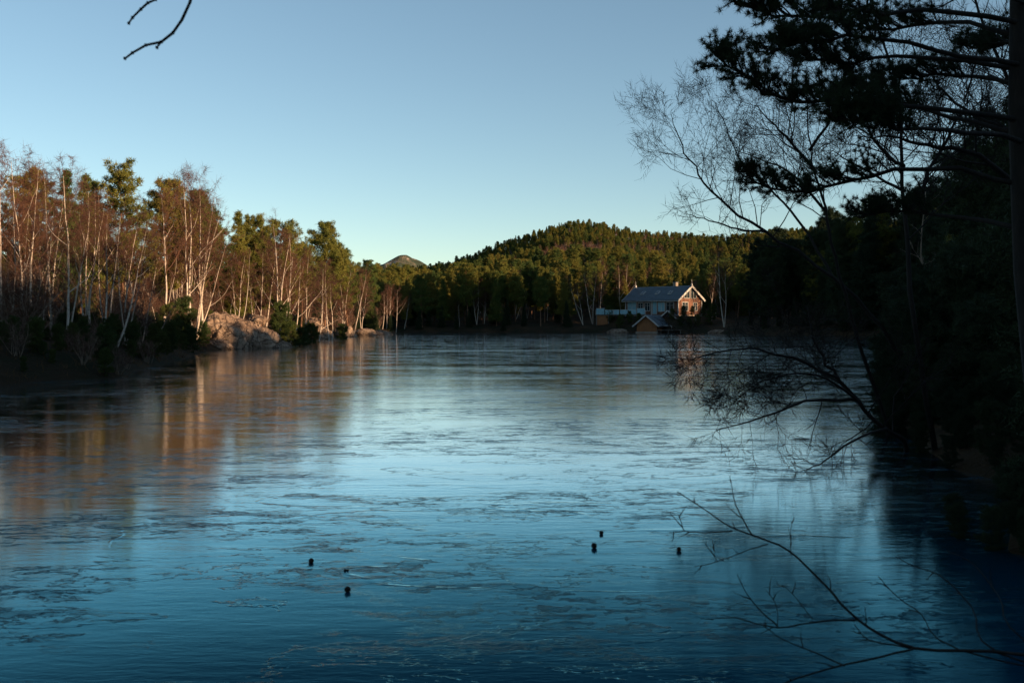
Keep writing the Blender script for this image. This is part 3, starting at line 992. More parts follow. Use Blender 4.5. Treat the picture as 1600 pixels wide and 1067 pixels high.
rock('rock_outcrop', -23.8, 82.5, 2.6, 2.4, 3.0, 1, 'steep fractured left half of the sunlit rock outcrop on the left shore', z=0.25)
rock('rock_outcrop', -22.0, 84.5, 2.2, 2.2, 2.0, 2, 'lower sloping right half of the sunlit rock outcrop', z=0.2)
rock('boulder', -22.0, 86.2, 0.95, 0.7, 0.62, 3, 'oblong pale boulder resting on top of the rock outcrop', rz=-0.5, z=2.25, sub=4)
rock('rock', -20.9, 85.2, 0.9, 0.8, 0.75, 4, 'pale cream rock at the water at the right foot of the outcrop', z=0.1, sub=4)
rock('rock', -20.0, 86.6, 0.8, 0.7, 0.5, 5, 'low brown rock ending the outcrop on its right', z=0.05, sub=4)
rock('rock', -23.6, 79.8, 1.2, 0.9, 0.8, 6, 'shaded rock at the left foot of the outcrop', z=0.1, sub=4)
rock('rock_outcrop', -24.6, 127.5, 2.1, 1.6, 1.5, 7, 'second sunlit rock group farther along the left shore', z=0.1)
rock('rock', -26.2, 133, 1.8, 1.6, 2.4, 8, 'brown rock face above the second rock group', z=0.6, sub=4)
rock('rock', -24.8, 148, 1.9, 1.4, 1.5, 9, 'rounded sunlit rock before the point', z=0.1, sub=4)
rock('rock', -23.8, 160, 2.0, 1.6, 1.1, 10, 'long low rock near the point', z=0.1, sub=4)
rock('rock', -23.0, 172, 2.6, 1.6, 0.7, 11, 'flat pale shore rock close to the tip of the point', z=0.05, sub=4)
rock('rock', -23.2, 46, 1.2, 1.2, 1.9, 13, 'pale rock between birch trunks at the left picture edge', z=0.8, sub=4)
rock('rock', -25.6, 49, 1.3, 1.2, 1.6, 14, 'lichen covered rock at the left edge behind the birch trunks', z=0.9, sub=4)
rock('rock', 21.5, 203.5, 2.2, 1.4, 0.8, 15, 'low grey shore rock left of the boathouse', z=0.05, sub=4)
rock('rock', 40, 193, 2.0, 1.4, 0.7, 16, 'low rock on the shore right of the boathouse', z=0.05, sub=4)

# ------------------------------------------------------------------ house
# local frame: x along the ridge (positive end = right gable), y away from the lake, z up; front long side faces -y
def house():
    p = at(1060, 487, 209)
    root = empty('house', (0, 0, 0))
    rz = math.radians(-47)
    ex = Vector((math.cos(rz), math.sin(rz), 0)); ey = Vector((-math.sin(rz), math.cos(rz), 0))
    # front right corner of the wall stands at column 1060
    corner = Vector((p.x, p.y, 0))
    L, Wd = 14.4, 7.9
    base = 3.7; eave = 7.1; apex = 9.75
    org = corner - ex * (L / 2) + ey * (Wd / 2)
    root.location = (org.x, org.y, base); root.rotation_euler = (0, 0, rz)
    e = eave - base; a = apex - base
    hx, hy = L / 2, Wd / 2
    m = MB(); m.box((-hx, -hy, 0), (hx, hy, e))
    for sx in (-1, 1):
        m.prism([(sx * hx - sx * .25, -hy, e + .002), (sx * hx - sx * .25, hy, e + .002), (sx * hx - sx * .25, 0, a - .12)], (sx * .25, 0, 0))
    m.build('wall', M_redwood, root)
    m = MB(); m.box((-hx - .1, -hy - .1, -3.0), (hx + .1, hy + .1, -.003)); m.build('foundation', M_stone, root)
    ov, og = .65, .6
    for sy in (-1, 1):
        sl = (a - e) / hy
        m = MB()
        lo = Vector((-hx - og, sy * (hy + ov), e - ov * sl)); hi_ = Vector((-hx - og, 0, a))
        n = Vector((0, sy * sl, 1)).normalized() * .16
        m.prism([lo, hi_, hi_ + n, lo + n], (L + 2 * og, 0, 0))
        rf = m.build('roof', M_slate, root)
        # rows of tiles: thin overlapping strips
        if True:
            tl = MB()
            for k in range(11):
                t0 = k / 11; t1 = (k + 1.12) / 11
                q0 = lo.lerp(hi_, t0) + n * 1.30; q1 = lo.lerp(hi_, min(t1, 1)) + n * 1.03
                th = n.normalized() * .04
                tl.prism([q0, q1, q1 + th * .3, q0 + th], (L + 2 * og, 0, 0))
            tl.build('tile_course', M_slate, rf)
        for sx in (-1, 1):
            b = MB()
            b.beam(lo + Vector(((0 if sx < 0 else L + 2 * og), 0, .02)), hi_ + Vector(((0 if sx < 0 else L + 2 * og), 0, .02)), .10, .42, up=(0, 0, 1))
            b.build('bargeboard', M_white, root)
        if sy < 0:
            for xx in (-3.6, 0.4, 3.9):
                q = lo.lerp(hi_, .52) + n * 1.4 + Vector((hx + og + xx, 0, 0))
                up = (hi_ - lo).normalized()
                f = MB(); f.prism([q - up * .62 - Vector((.42, 0, 0)), q - up * .62 + Vector((.42, 0, 0)), q + up * .62 + Vector((.42, 0, 0)), q + up * .62 - Vector((.42, 0, 0))], n * .8)
                so = f.build('skylight', M_white, root)
                q = q + n * .82
                f = MB(); f.prism([q - up * .50 - Vector((.32, 0, 0)), q - up * .50 + Vector((.32, 0, 0)), q + up * .50 + Vector((.32, 0, 0)), q + up * .50 - Vector((.32, 0, 0))], n * .1)
                f.build('pane', M_glass, so)
        g = MB(); g.beam((-hx - og, sy * (hy + ov + .05), e - ov * sl - .02), (hx + og, sy * (hy + ov + .05), e - ov * sl - .02), .12, .12)
        g.build('gutter', M_white, root)
    # chimney
    m = MB(); m.box((2.6, .1, a - .9), (3.4, .9, a + .95)); ch = m.build('chimney', M_stone, root)
    m = MB(); m.box((2.5, 0, a + .953), (3.5, 1.0, a + 1.05)); m.build('chimney_cap', M_slate, ch)
    for sx in (-1, 1):
        m = MB(); m.box((sx * (hx + .5) - .16, -.16, a - .1), (sx * (hx + .5) + .16, .16, a + .55)); m.tube([(sx * (hx + .5), 0, a + .5), (sx * (hx + .5), 0, a + 1.5)], [.06, .03], 5)
        m.build('ridge_finial', M_white, root)

    def window(o, u, wv, hv, n=2, nm='window', bars=True):
        """window in the wall plane: o centre, u horizontal unit, outward normal = u x z"""
        o = Vector(o); u = Vector(u); nrm = u.cross(Vector((0, 0, 1)))
        z = Vector((0, 0, 1))
        g = MB()
        def rect(c, ww, hh, d0, d1, mb):
            q = [c - u * ww / 2 - z * hh / 2, c + u * ww / 2 - z * hh / 2, c + u * ww / 2 + z * hh / 2, c - u * ww / 2 + z * hh / 2]
            mb.prism([k + nrm * d0 for k in q], nrm * (d1 - d0))
        f = MB()
        rect(o + z * (hv / 2 + .06), wv + .24, .12, .012, .09, f); rect(o - z * (hv / 2 + .06), wv + .24, .12, .012, .12, f)
        for s in (-1, 1): rect(o + u * s * (wv / 2 + .06), .12, hv - .004, .012, .08, f)
        for k in range(1, n): rect(o + u * (wv * (k / n - .5)), .09, hv - .004, .012, .07, f)
        if bars: rect(o + z * hv * .17, wv - .004, .045, .012, .06, f)
        w0 = f.build(nm, M_white, root)
        rect(o, wv, hv, .004, .03, g)
        g.build('pane', M_glasspale if wv in (2.3, 1.0, 1.7) else M_glass, w0)
    # long front, facing the lake
    zc = 1.75
    for xx, wv, hv, n in [(-5.4, 2.3, 2.5, 2), (-3.0, 1.3, 1.6, 2), (-1.1, 1.3, 1.6, 2), (.9, 1.0, 2.5, 1), (2.7, 1.7, 1.8, 2), (5.0, 1.9, 1.8, 2)]:
        window((xx, -hy, zc + (1.6 - hv) * .25), (1, 0, 0), wv, hv, n)
    for xx in (-hx - .01, .05, hx + .01):
        m = MB(); m.box((xx - .11, -hy - .13, -.4), (xx + .11, -hy - .02, e)); m.build('corner_board', M_white, root)
    # gable side
    window((hx, -1.7, 1.75), (0, 1, 0), 1.9, 1.7, 2)
    window((hx, 1.8, 1.75), (0, 1, 0), 1.3, 1.6, 2)
    # triangular glazing under the gable
    for s in (-1, 1):
        g = MB(); y0, y1 = s * .18, s * 2.1; zb = e + .12
        sl = (a - e) / hy
        poly = [(hx + .02, y0, zb), (hx + .02, y1, zb), (hx + .02, y1, a - abs(y1) * sl - .35), (hx + .02, y0, a - abs(y0) * sl - .35)]
        g.prism(poly, (.04, 0, 0)); gb = g.build('gable_window', M_glass, root)
        f = MB()
        for i in range(4): f.beam(Vector(poly[i]) + Vector((.05, 0, 0)), Vector(poly[(i + 1) % 4]) + Vector((.05, 0, 0)), .10, .10, up=(1, 0, 0))
        f.beam((hx + .075, s * 1.15, zb), (hx + .075, s * 1.15, a - 1.15 * sl - .35), .08, .08, up=(1, 0, 0))
        f.build('frame', M_white, gb)
    m = MB(); m.box((hx + .10, hy - .12, -.2), (hx + .20, hy + .1, e)); m.build('corner_board', M_white, root)
    tag(root, 'rust red house with white trim and blue grey roof on the far shore', 'house')
    return org, ex, ey, base


horg, hex_, hey, hbase = house()


# terrace with pale screens left of the house
def terrace():
    p = at(976, 492, 211)
    root = empty('terrace', (p.x, p.y, 3.75), math.radians(-14))
    m = MB(); m.box((-6, -1.4, -.15), (4.6, 2.2, 0)); m.build('deck', M_wood, root)
    for i, x in enumerate((-5.8, -3.2, -.6, 2.0, 4.4)):
        m = MB(); m.box((x - .07, -1.35, -3.6), (x + .07, -1.2, -.153)); m.build('post', M_wood, root)
    for i, x in enumerate((-5.8, -3.9, -2.6, -.8, 1.0, 2.8)):
        ht = 1.25 if i == 0 or i == 5 else .95
        wv = 1.7 if i == 0 else 1.6
        m = MB(); m.box((x, -1.5, .05), (x + wv, -1.44, ht)); m.build('screen', M_glasspale, root)
        m = MB(); m.box((x - .05, -1.53, ht + .003), (x + wv + .05, -1.41, ht + .08)); m.build('handrail', M_white, root)
    for x in (-5.88, -2.2, .9, 4.5):
        m = MB(); m.box((x - .05, -1.56, 0), (x + .05, -1.51, 1.0)); m.build('railing_post', M_white, root)
    m = MB(); m.box((-5.9, -1.2, -3.2), (-3.4, .6, -.16)); m.build('base_wall', M_brown, root)
    tag(root, 'raised wooden terrace with pale blue screens left of the house', 'terrace')


terrace()


def boathouse():
    p = at(1011, 519, 200)
    rz = math.radians(-30)
    root = empty('boathouse', (p.x, p.y + .5, 0.25), rz)
    # local: gable faces -y (lake), x across
    hx = 2.15; D = 6.2; e = 1.55; a = 3.25
    m = MB(); m.box((-hx, 0, 0), (hx, D, e)); m.prism([(-hx, .05, e + .002), (hx, .05, e + .002), (0, .05, a - .1)], (0, .2, 0)); m.build('wall', M_brown, root)
    m = MB(); m.box((-hx - .2, -.2, -1.0), (hx + .2, D + .2, -.003)); m.build('foundation', M_stone, root)
    sl = (a - e) / hx; ov = .75
    for s in (-1, 1):
        lo = Vector((s * (hx + ov), -.5, e - ov * sl)); hi_ = Vector((0, -.5, a)); n = Vector((s * sl, 0, 1)).normalized() * .12
        m = MB(); m.prism([lo, hi_, hi_ + n, lo + n], (0, D + 1.0, 0)); rf = m.build('roof', M_slate, root)
        tl = MB()
        for k in range(6):
            q0 = lo.lerp(hi_, k / 6) + n * 1.35; q1 = lo.lerp(hi_, min((k + 1.1) / 6, 1)) + n * 1.05
            th = n.normalized() * .04
            tl.prism([q0, q1, q1 + th * .3, q0 + th], (0, D + 1.0, 0))
        tl.build('tile_course', M_slate, rf)
        b = MB(); b.beam(lo + Vector((0, -.06, .03)), hi_ + Vector((0, -.06, .03)), .09, .26, up=(0, 0, 1)); b.build('bargeboard', M_white, root)
        b = MB(); b.beam(lo + Vector((0, D + 1.06, .03)), hi_ + Vector((0, D + 1.06, .03)), .09, .26, up=(0, 0, 1)); b.build('bargeboard', M_white, root)
    m = MB(); m.box((-1.2, -.05, .02), (1.2, -.01, 1.75)); m.build('door', M_brown, root)
    m = MB()
    for k in range(-3, 4): m.box((k * .6 - .02, -.03, 1.78 if abs(k) < 2 else .05), (k * .6 + .02, -.004, e))
    m.build('cover_strip', M_brown, root)
    tag(root, 'small brown boathouse with slate roof at the water below the house', 'boathouse')
    # second little gabled porch behind it to the right
    q = at(1040, 503, 206)
    r2 = empty('shed', (q.x + .5, q.y, 1.6), math.radians(-20))
    hx = 1.7
    m = MB(); m.box((-hx, 0, -1), (hx, 4, 1.2)); m.build('wall', M_brown, r2)
    for s in (-1, 1):
        lo = Vector((s * (hx + .5), -.5, .9)); hi_ = Vector((0, -.5, 2.9)); n = Vector((s * 1.0, 0, 1)).normalized() * .12
        m = MB(); m.prism([lo, hi_, hi_ + n, lo + n], (0, 5.0, 0)); m.build('roof', M_slate, r2)
        b = MB(); b.beam(lo + Vector((0, -.06, .03)), hi_ + Vector((0, -.06, .03)), .09, .24, up=(0, 0, 1)); b.build('bargeboard', M_white, r2)
    m = MB(); m.prism([(-1.3, -.02, 1.2), (1.3, -.02, 1.2), (0, -.02, 2.5)], (0, .06, 0)); m.build('gable_panel', M_glass, r2)
    tag(r2, 'little gabled shed with white bargeboards between boathouse and house', 'shed')
    # lean-to with pale beam at the right of the boathouse, and a jetty
    t = at(1042, 512, 199)
    r3 = empty('jetty', (t.x + .3, t.y, 0), math.radians(-6))
    m = MB(); m.box((-2.4, 0, .5), (2.6, 1.6, .6)); m.build('deck', M_wood, r3)
    for x in (-2.2, 0, 2.4):
        m = MB(); m.box((x - .08, .1, -.6), (x + .08, .26, .497)); m.build('post', M_wood, r3)
    m = MB(); m.box((-2.0, 1.2, 1.35), (.8, 1.3, 1.47)); m.build('rail', M_white, r3)
    for x in (-1.9, .7):
        m = MB(); m.box((x - .05, 1.2, .603), (x + .05, 1.3, 1.347)); m.build('rail_post', M_white, r3)
    tag(r3, 'low wooden jetty with a pale rail beside the boathouse', 'jetty')


boathouse()


# ------------------------------------------------------------------ near right: bare trees and the big pine
def fan(mb, tw, pts, r0, r1, g, nl=14, L=1.0, up=0.35, depth=2, side=None, start=0.2, tn=3, tl=0.22, ww=0.005):
    """tube along pts with side branches growing from it; twigs go to tw"""
    pts = [Vector(p) for p in pts]
    # resample with gentle wobble
    P = []
    for i in range(len(pts) - 1):
        a0 = pts[max(i - 1, 0)]; a1 = pts[i]; a2 = pts[i + 1]; a3 = pts[min(i + 2, len(pts) - 1)]
        for k in range(4):
            t = k / 4
            q = 0.5 * ((2 * a1) + (a2 - a0) * t + (2 * a0 - 5 * a1 + 4 * a2 - a3) * t * t + (3 * a1 - a0 - 3 * a2 + a3) * t ** 3)
            P.append(q + (Vector(g.normal(size=3)) * 0.012 * L if (i or k) else Vector()))
    P.append(pts[-1])
    n = len(P)
    rr = [r0 + (r1 - r0) * (i / (n - 1)) ** 0.8 for i in range(n)]
    mb.tube(P, rr, 6 if r0 > .02 else 4)
    C = []; D = []

    def sub(p, d, l, r, dep):
        q = curve_pts(p, d, l, 4, 0.16, g, 0.04)
        (mb if r > .006 else tw).tube(q, [r, r * .8, r * .6, r * .45, r * .25], 4 if r > .008 else 3)
        if dep > 0:
            nk = 6 if dep == 1 else 5
            for k in range(nk):
                f = 0.25 + 0.75 * (k + g.random()) / nk; x = f * 4; i = min(int(x), 3)
                dd = (q[i + 1] - q[i]).normalized() + Vector(g.normal(size=3)) * 0.55 + Vector((0, 0, .1))
                sub(q[i].lerp(q[i + 1], x - i), dd, l * .5 * (1.2 - .4 * f), r * .5, dep - 1)
        else:
            for k in range(1, 5):
                C.append(q[k]); D.append((q[k] - q[k - 1]).normalized())
    for j in range(nl):
        f = start + (1 - start) * (j + g.random()) / nl
        x = f * (n - 1); i = min(int(x), n - 2); p = P[i].lerp(P[i + 1], x - i)
        ax = (P[i + 1] - P[i]).normalized()
        v = Vector(g.normal(size=3)); v = (v - ax * v.dot(ax)).normalized()
        d = ax * .55 + v * .9 + Vector((0, 0, up))
        if side is not None: d += Vector(side) * .5
        sub(p, d, L * (1.15 - .65 * f) * (.7 + .6 * g.random()), max(rr[i] * .45, .004), depth - 1)
    if C:
        tw.tris(spikes(np.array(C), np.array(D), tn, tl, ww, 0.38, g, 0.0))


def bare_tree(name, limbs, label, seed, mats=(None, None), cat='bare tree', foot=None):
    """limbs: list of dict(px=[(px,py,d)...], r, nl, L...)"""
    g = np.random.default_rng(seed)
    first = limbs[0]['px'][0]
    p0 = at(*first)
    x, y = (foot if foot else (p0.x, p0.y))
    root = empty(name, (x, y, gz(x, y)))
    M = MB(); Tw = MB()
    off = root.location
    for k, lm in enumerate(limbs):
        pts = [at(*q) for q in lm['px']]
        if k == 0:
            pts = [Vector((x, y, gz(x, y) - .2))] + pts
        pts = [p - off for p in pts]
        fan(M, Tw, pts, lm['r'], lm.get('r1', .006), g, lm.get('nl', 14), lm.get('L', 1.0), lm.get('up', .35), lm.get('dep', 2), lm.get('side'), lm.get('start', .2), lm.get('tn', 1), lm.get('tl', .20), lm.get('ww', .008))
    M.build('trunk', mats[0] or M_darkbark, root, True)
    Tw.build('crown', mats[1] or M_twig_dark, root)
    tag(root, label, cat)
    return root


bare_tree('bare_tree', [
    dict(px=[(1440, 620, 22), (1375, 510, 21.5), (1300, 432, 21), (1195, 362, 21), (1125, 312, 21), (1085, 260, 21), (1060, 215, 21), (1048, 178, 21)], r=.065, r1=.005, nl=24, L=1.7, dep=3, start=.45, up=.25),
    dict(px=[(1300, 432, 21), (1250, 345, 21.5), (1200, 292, 21.8), (1158, 250, 22), (1135, 200, 22), (1118, 160, 22)], r=.035, nl=18, L=1.5, dep=3, start=.25, up=.4),
    dict(px=[(1195, 362, 21), (1150, 358, 20.5), (1110, 345, 20), (1072, 335, 20)], r=.03, nl=12, L=1.0, dep=2, up=.3),
], 'bare tree leaning far out to the left over the ice', 51)
bare_tree('bare_tree', [
    dict(px=[(1330, 500, 19), (1300, 380, 18.5), (1285, 310, 18.5), (1268, 250, 18.5), (1262, 180, 18.5), (1258, 110, 18.5)], r=.045, r1=.006, nl=22, L=1.4, dep=3, start=.4),
    dict(px=[(1275, 270, 18.5), (1235, 220, 18.2), (1205, 190, 18), (1180, 165, 18)], r=.035, nl=16, L=1.1, dep=2),
    dict(px=[(1290, 330, 18.5), (1240, 275, 18.6), (1190, 250, 18.7), (1150, 235, 19)], r=.03, nl=14, L=1.1, dep=2),
    dict(px=[(1265, 235, 18.5), (1300, 180, 18), (1320, 120, 18), (1330, 60, 18)], r=.035, nl=16, L=1.2, dep=2),
], 'upright bare tree in front of the sky between the leaning tree and the pine', 52, foot=(7.9, 20.5))
bare_tree('bare_tree', [
    dict(px=[(1430, 520, 16), (1418, 400, 16), (1412, 250, 16), (1400, 130, 16), (1372, 50, 16), (1350, -40, 16)], r=.055, r1=.01, nl=24, L=1.3, dep=3, start=.35),
    dict(px=[(1412, 260, 16), (1385, 240, 15.6), (1345, 190, 15.5), (1310, 170, 15.3), (1270, 165, 15)], r=.035, nl=18, L=1.1, dep=2),
    dict(px=[(1418, 330, 16), (1470, 240, 16.3), (1510, 150, 16.6), (1530, 60, 17)], r=.04, nl=20, L=1.2, dep=3),
    dict(px=[(1414, 300, 16), (1350, 265, 16.2), (1300, 235, 16.5)], r=.03, nl=14, L=1.0, dep=2),
], 'slim dark bare tree crossing behind the pine boughs', 53, foot=(7.2, 16.9))
bare_tree('bare_tree', [
    dict(px=[(1660, 400, 13), (1610, 220, 13), (1570, 110, 13), (1530, 20, 13), (1500, -60, 13)], r=.05, r1=.01, nl=22, L=1.2, dep=3, start=.25),
    dict(px=[(1640, 330, 13), (1530, 245, 12.6), (1450, 226, 12.4), (1395, 212, 12.2), (1340, 215, 12)], r=.045, nl=24, L=1.0, dep=3),
    dict(px=[(1600, 210, 13), (1540, 190, 13.3), (1480, 150, 13.5), (1440, 100, 13.6), (1420, 60, 13.7)], r=.03, nl=18, L=1.0, dep=2),
], 'bare tree at the right edge whose twigs tangle with the pine', 54, foot=(7.4, 13.3))
bare_tree('bare_tree', [
    dict(px=[(1410, 690, 17), (1370, 660, 16.6), (1330, 618, 16.3), (1292, 568, 16), (1272, 525, 16), (1262, 480, 16)], r=.055, r1=.012, nl=16, L=1.3, dep=3, up=0),
    dict(px=[(1340, 625, 16.3), (1270, 625, 15.6), (1220, 640, 15), (1170, 660, 14.8), (1120, 672, 14.6)], r=.03, nl=16, L=.8, dep=2, up=-.25),
    dict(px=[(1310, 590, 16), (1240, 560, 15.6), (1170, 545, 15.4), (1110, 552, 15.2), (1070, 568, 15)], r=.03, nl=15, L=.85, dep=3, up=-.3),
    dict(px=[(1345, 630, 16.3), (1290, 590, 15.5), (1230, 585, 15.3), (1180, 600, 15.1), (1145, 630, 15)], r=.025, nl=13, L=.75, dep=3, up=-.3),
    dict(px=[(1385, 670, 16.6), (1330, 690, 15.5), (1290, 720, 15), (1260, 735, 14.6)], r=.025, nl=12, L=.7, dep=2, up=-.2),
], 'low tree bending over the ice with branches hanging down to it', 55, foot=(6.95, 17.6))
b = bare_tree('birch_tree', [
    dict(px=[(1466, 632, 26), (1459, 585, 26), (1452, 530, 26), (1446, 450, 26), (1440, 380, 26), (1446, 300, 26)], r=.085, r1=.01, nl=10, L=.9, dep=2, start=.6),
], 'single birch with faint white trunk in the dark of the right bank', 56, mats=(M_greybark, M_twig_dark), cat='birch', foot=(11.6, 26.3))


def near_pine():
    g = np.random.default_rng(77)
    x, y = 5.3, 9.75
    z0 = gz(x, y)
    root = empty('pine_tree', (x, y, z0))
    T = MB()
    Wd = MB(); C = []; D = []
    off = root.location
    tr = [Vector((0, 0, -.3)), Vector((-.12, 0, 1)), Vector((-.27, 0, 2.4)), Vector((-.33, .02, 4)), Vector((-.30, .05, 6)), Vector((-.25, .1, 8.2)), Vector((-.25, .1, 10.0))]
    T.tube(tr, [.14, .125, .11, .095, .08, .05, .02], 10)
    boughs = [
        ([(1592, -60, 9.8), (1450, -75, 9.6), (1320, -70, 9.4), (1230, -90, 9.3)], .3),
        ([(1592, 40, 9.8), (1480, 20, 9.6), (1380, 24, 9.4), (1300, 20, 9.3), (1210, 28, 9.2), (1150, 8, 9.1)], .45),
        ([(1592, 105, 9.8), (1500, 88, 9.5), (1420, 68, 9.2), (1320, 55, 9.0), (1255, 70, 8.9), (1208, 78, 8.8)], .5),
        ([(1592, 112, 9.8), (1510, 95, 10.0), (1400, 88, 10.1), (1330, 100, 10.2), (1250, 92, 10.3)], .6),
        ([(1592, 190, 9.8), (1500, 176, 9.5), (1400, 162, 9.3), (1320, 166, 9.1), (1250, 160, 9.0), (1190, 140, 8.9), (1150, 112, 8.9), (1130, 90, 8.9)], .28),
        ([(1592, 210, 9.8), (1520, 190, 10.1), (1440, 170, 10.3), (1380, 150, 10.4), (1330, 140, 10.5)], .45),
        ([(1592, 290, 9.8), (1500, 264, 9.9), (1400, 264, 10), (1330, 282, 10.1), (1265, 300, 10.1), (1200, 296, 10.2), (1160, 275, 10.2)], .35),
        ([(1592, 360, 9.8), (1500, 340, 10.4), (1420, 330, 10.8), (1350, 335, 11)], .5),
        ([(1600, 5, 9.8), (1560, -10, 9.0), (1500, -5, 8.4), (1430, -15, 8.0)], .5),
    ]
    boughs += [
        ([(1592, 60, 9.8), (1510, 38, 10.2), (1430, 40, 10.5), (1360, 45, 10.7), (1300, 30, 10.8)], .35),
        ([(1592, -5, 9.8), (1500, -12, 10.2), (1400, -8, 10.4), (1300, -20, 10.5), (1220, -15, 10.5), (1160, -30, 10.5)], .3),
        ([(1592, 225, 9.8), (1510, 205, 9.2), (1440, 200, 8.9), (1370, 190, 8.7), (1300, 185, 8.6)], .55),
        ([(1592, 140, 9.8), (1520, 120, 10.3), (1460, 118, 10.6), (1400, 125, 10.8)], .4)]
    for k in range(8):      # boughs on the hidden sides
        a = g.random() * 3.6 - 1.2; h = R(2.4, 8.5)
        boughs.append(([Vector((0, 0, h)), Vector((math.cos(a) * .8, math.sin(a) * .8, h + .1)), Vector((math.cos(a) * 1.6, math.sin(a) * 1.6, h + .3))], .45))
    for pts, st in boughs:
        W3 = [(q if isinstance(q, Vector) else at(*q) - off) for q in pts]
        if not isinstance(pts[0], Vector): W3[0] = Vector((-.28, 0, W3[0].z))
        W3 = [W3[0]] + [w3 for i in range(1, len(W3)) for w3 in (W3[i - 1].lerp(W3[i], .5) + Vector(g.normal(size=3)) * .022, W3[i] + Vector(g.normal(size=3)) * .012)]
        n = len(W3)
        T.tube(W3, [.027 * (1 - i / n * .8) for i in range(n)], 6)
        tot = sum((W3[i + 1] - W3[i]).length for i in range(n - 1))
        nb = int(tot / .046)
        for j in range(nb):
            f = st + (1 - st) * (j + g.random()) / nb
            xx = f * (n - 1); i = min(int(xx), n - 2); p = W3[i].lerp(W3[i + 1], xx - i)
            ax = (W3[i + 1] - W3[i]).normalized()
            v = Vector((g.normal(), g.normal(), g.normal() * .35 + .35)); v = (v - ax * v.dot(ax)).normalized()
            L = (.12 + .28 * g.random()) * (1.15 - .5 * f)
            q = curve_pts(p, ax * .9 + v * .9 + Vector((0, 0, .25)), L, 3, .15, g, .06)
            T.tube(q, [.009, .008, .006, .005], 4)
            for k in (2, 3):
                C.append(q[k]); D.append((q[k] - q[k - 1]).normalized())
            for m in range(2):
                a = q[1].lerp(q[3], g.random())
                q2 = curve_pts(a, (q[3] - q[1]).normalized() + Vector(g.normal(size=3)) * .6 + Vector((0, 0, .3)), .07 + .12 * g.random(), 2, .1, g)
                T.tube(q2, [.005, .004, .004], 3)
                C.append(q2[1]); D.append((q2[1] - q2[0]).normalized()); C.append(q2[2]); D.append((q2[2] - q2[1]).normalized())
    Wd.tris(spikes(np.array(C), np.array(D), 48, .052, .0052, .60, g, .008))
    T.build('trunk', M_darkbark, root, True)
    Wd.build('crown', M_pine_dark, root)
    tag(root, 'large near pine at the right edge with long needled boughs reaching left', 'pine')


near_pine()

# dense dark evergreens on the near right bank
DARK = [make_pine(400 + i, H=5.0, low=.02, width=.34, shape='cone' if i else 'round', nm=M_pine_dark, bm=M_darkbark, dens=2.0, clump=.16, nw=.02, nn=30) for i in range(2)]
for k, (px, d, h, lb) in enumerate([
(1700, 12.0, 3.7, 'tall dark spruce cut by the right edge'),
        
        (1662, 20.5, 5.0, 'dark spruce just outside the right edge behind the pine'),
        (1590, 33, 8.2, 'dark spruce between the near bank and the taller trees at the right edge'), (1625, 27, 7.2, 'high dark spruce far back on the right bank'),
        (1545, 42, 8.8, 'dark spruce over the bend of the right bank'), (1530, 46, 9.8, 'tall dark spruce at the back of the right bank'),
        (1470, 62, 5.6, 'spruce on the right bank half way to the far shore'), (1640, 22, 6.0, 'high spruce outside the right bank front row')]):
    x = (px - 800) / F * d
    place('spruce_tree', DARK[k % 2], (x, d, gz(x, d)), scale=h / 5.0, label=lb, cat='spruce')
for k, (x, y, sc) in enumerate([(5.3, 9.1, .12), (5.1, 10.2, .13), (5.6, 9.8, .16), (6.2, 9.4, .2), (6.4, 10.6, .2), (7.6, 12.6, .2), (7.0, 14.6, .16), (7.6, 13.6, .2), (7.3, 16.4, .17), (7.6, 15.4, .2), (7.9, 18.0, .18), (8.6, 19.6, .2), (8.4, 17.0, .22), (9.5, 21.8, .22), (10.5, 24.0, .25), (9.6, 19.4, .25), (11.3, 25.5, .28), (12.6, 28.5, .3), (13.6, 31.5, .35), (14.9, 34, .4), (8.7, 21.4, .52), (9.3, 22.8, .60), (9.9, 24.3, .66), (10.7, 26.0, .68), (9.8, 21.4, .66), (11.5, 28.0, .7), (12.5, 30.5, .5), (8.3, 20.0, .32), (9.0, 19.0, .42), (10.2, 22.6, .6), (5.05, 9.25, .14), (4.98, 9.8, .12), (5.3, 8.9, .15), (5.6, 9.3, .2), (13.6, 33.5, .55), (8.6, 18.0, .4)]):
    for dx, dy, q in ((0, 0, 1), (-.42, .35, .6), (-.15, -.5, .5)):
      place('juniper', DARK[0], (x + dx, y + dy, max(gz(x + dx, y + dy), .0)), scale=sc * q, label=('low' if sc * q < .3 else 'tall dense') + ' dark bush along the shaded water edge of the near right bank', cat='bush', group=('low' if sc * q < .3 else 'tall') + ' bushes at the edge of the near right bank')
for x, y in scatter(40, (12, 95), (30, 185), lambda x, y: not sun_gap(x, y) and 1.0 < sd1(x, y) < 16 and x > 0.38 * y + 1 and x < .56 * y + 8, 3.0):
    if random.random() < .65:
        place('pine_tree', PINE[random.randrange(6)], (x, y, gz(x, y)), scale=R(.55, .9), label='shaded pine on the right bank behind the near bare trees', cat='pine', group='pines along the right bank')
    else:
        place('spruce_tree', SPRUCE[random.randrange(2)], (x, y, gz(x, y)), scale=R(.4, .75), label='dark spruce on the right bank behind the near bare trees', cat='spruce', group='spruces along the right bank')


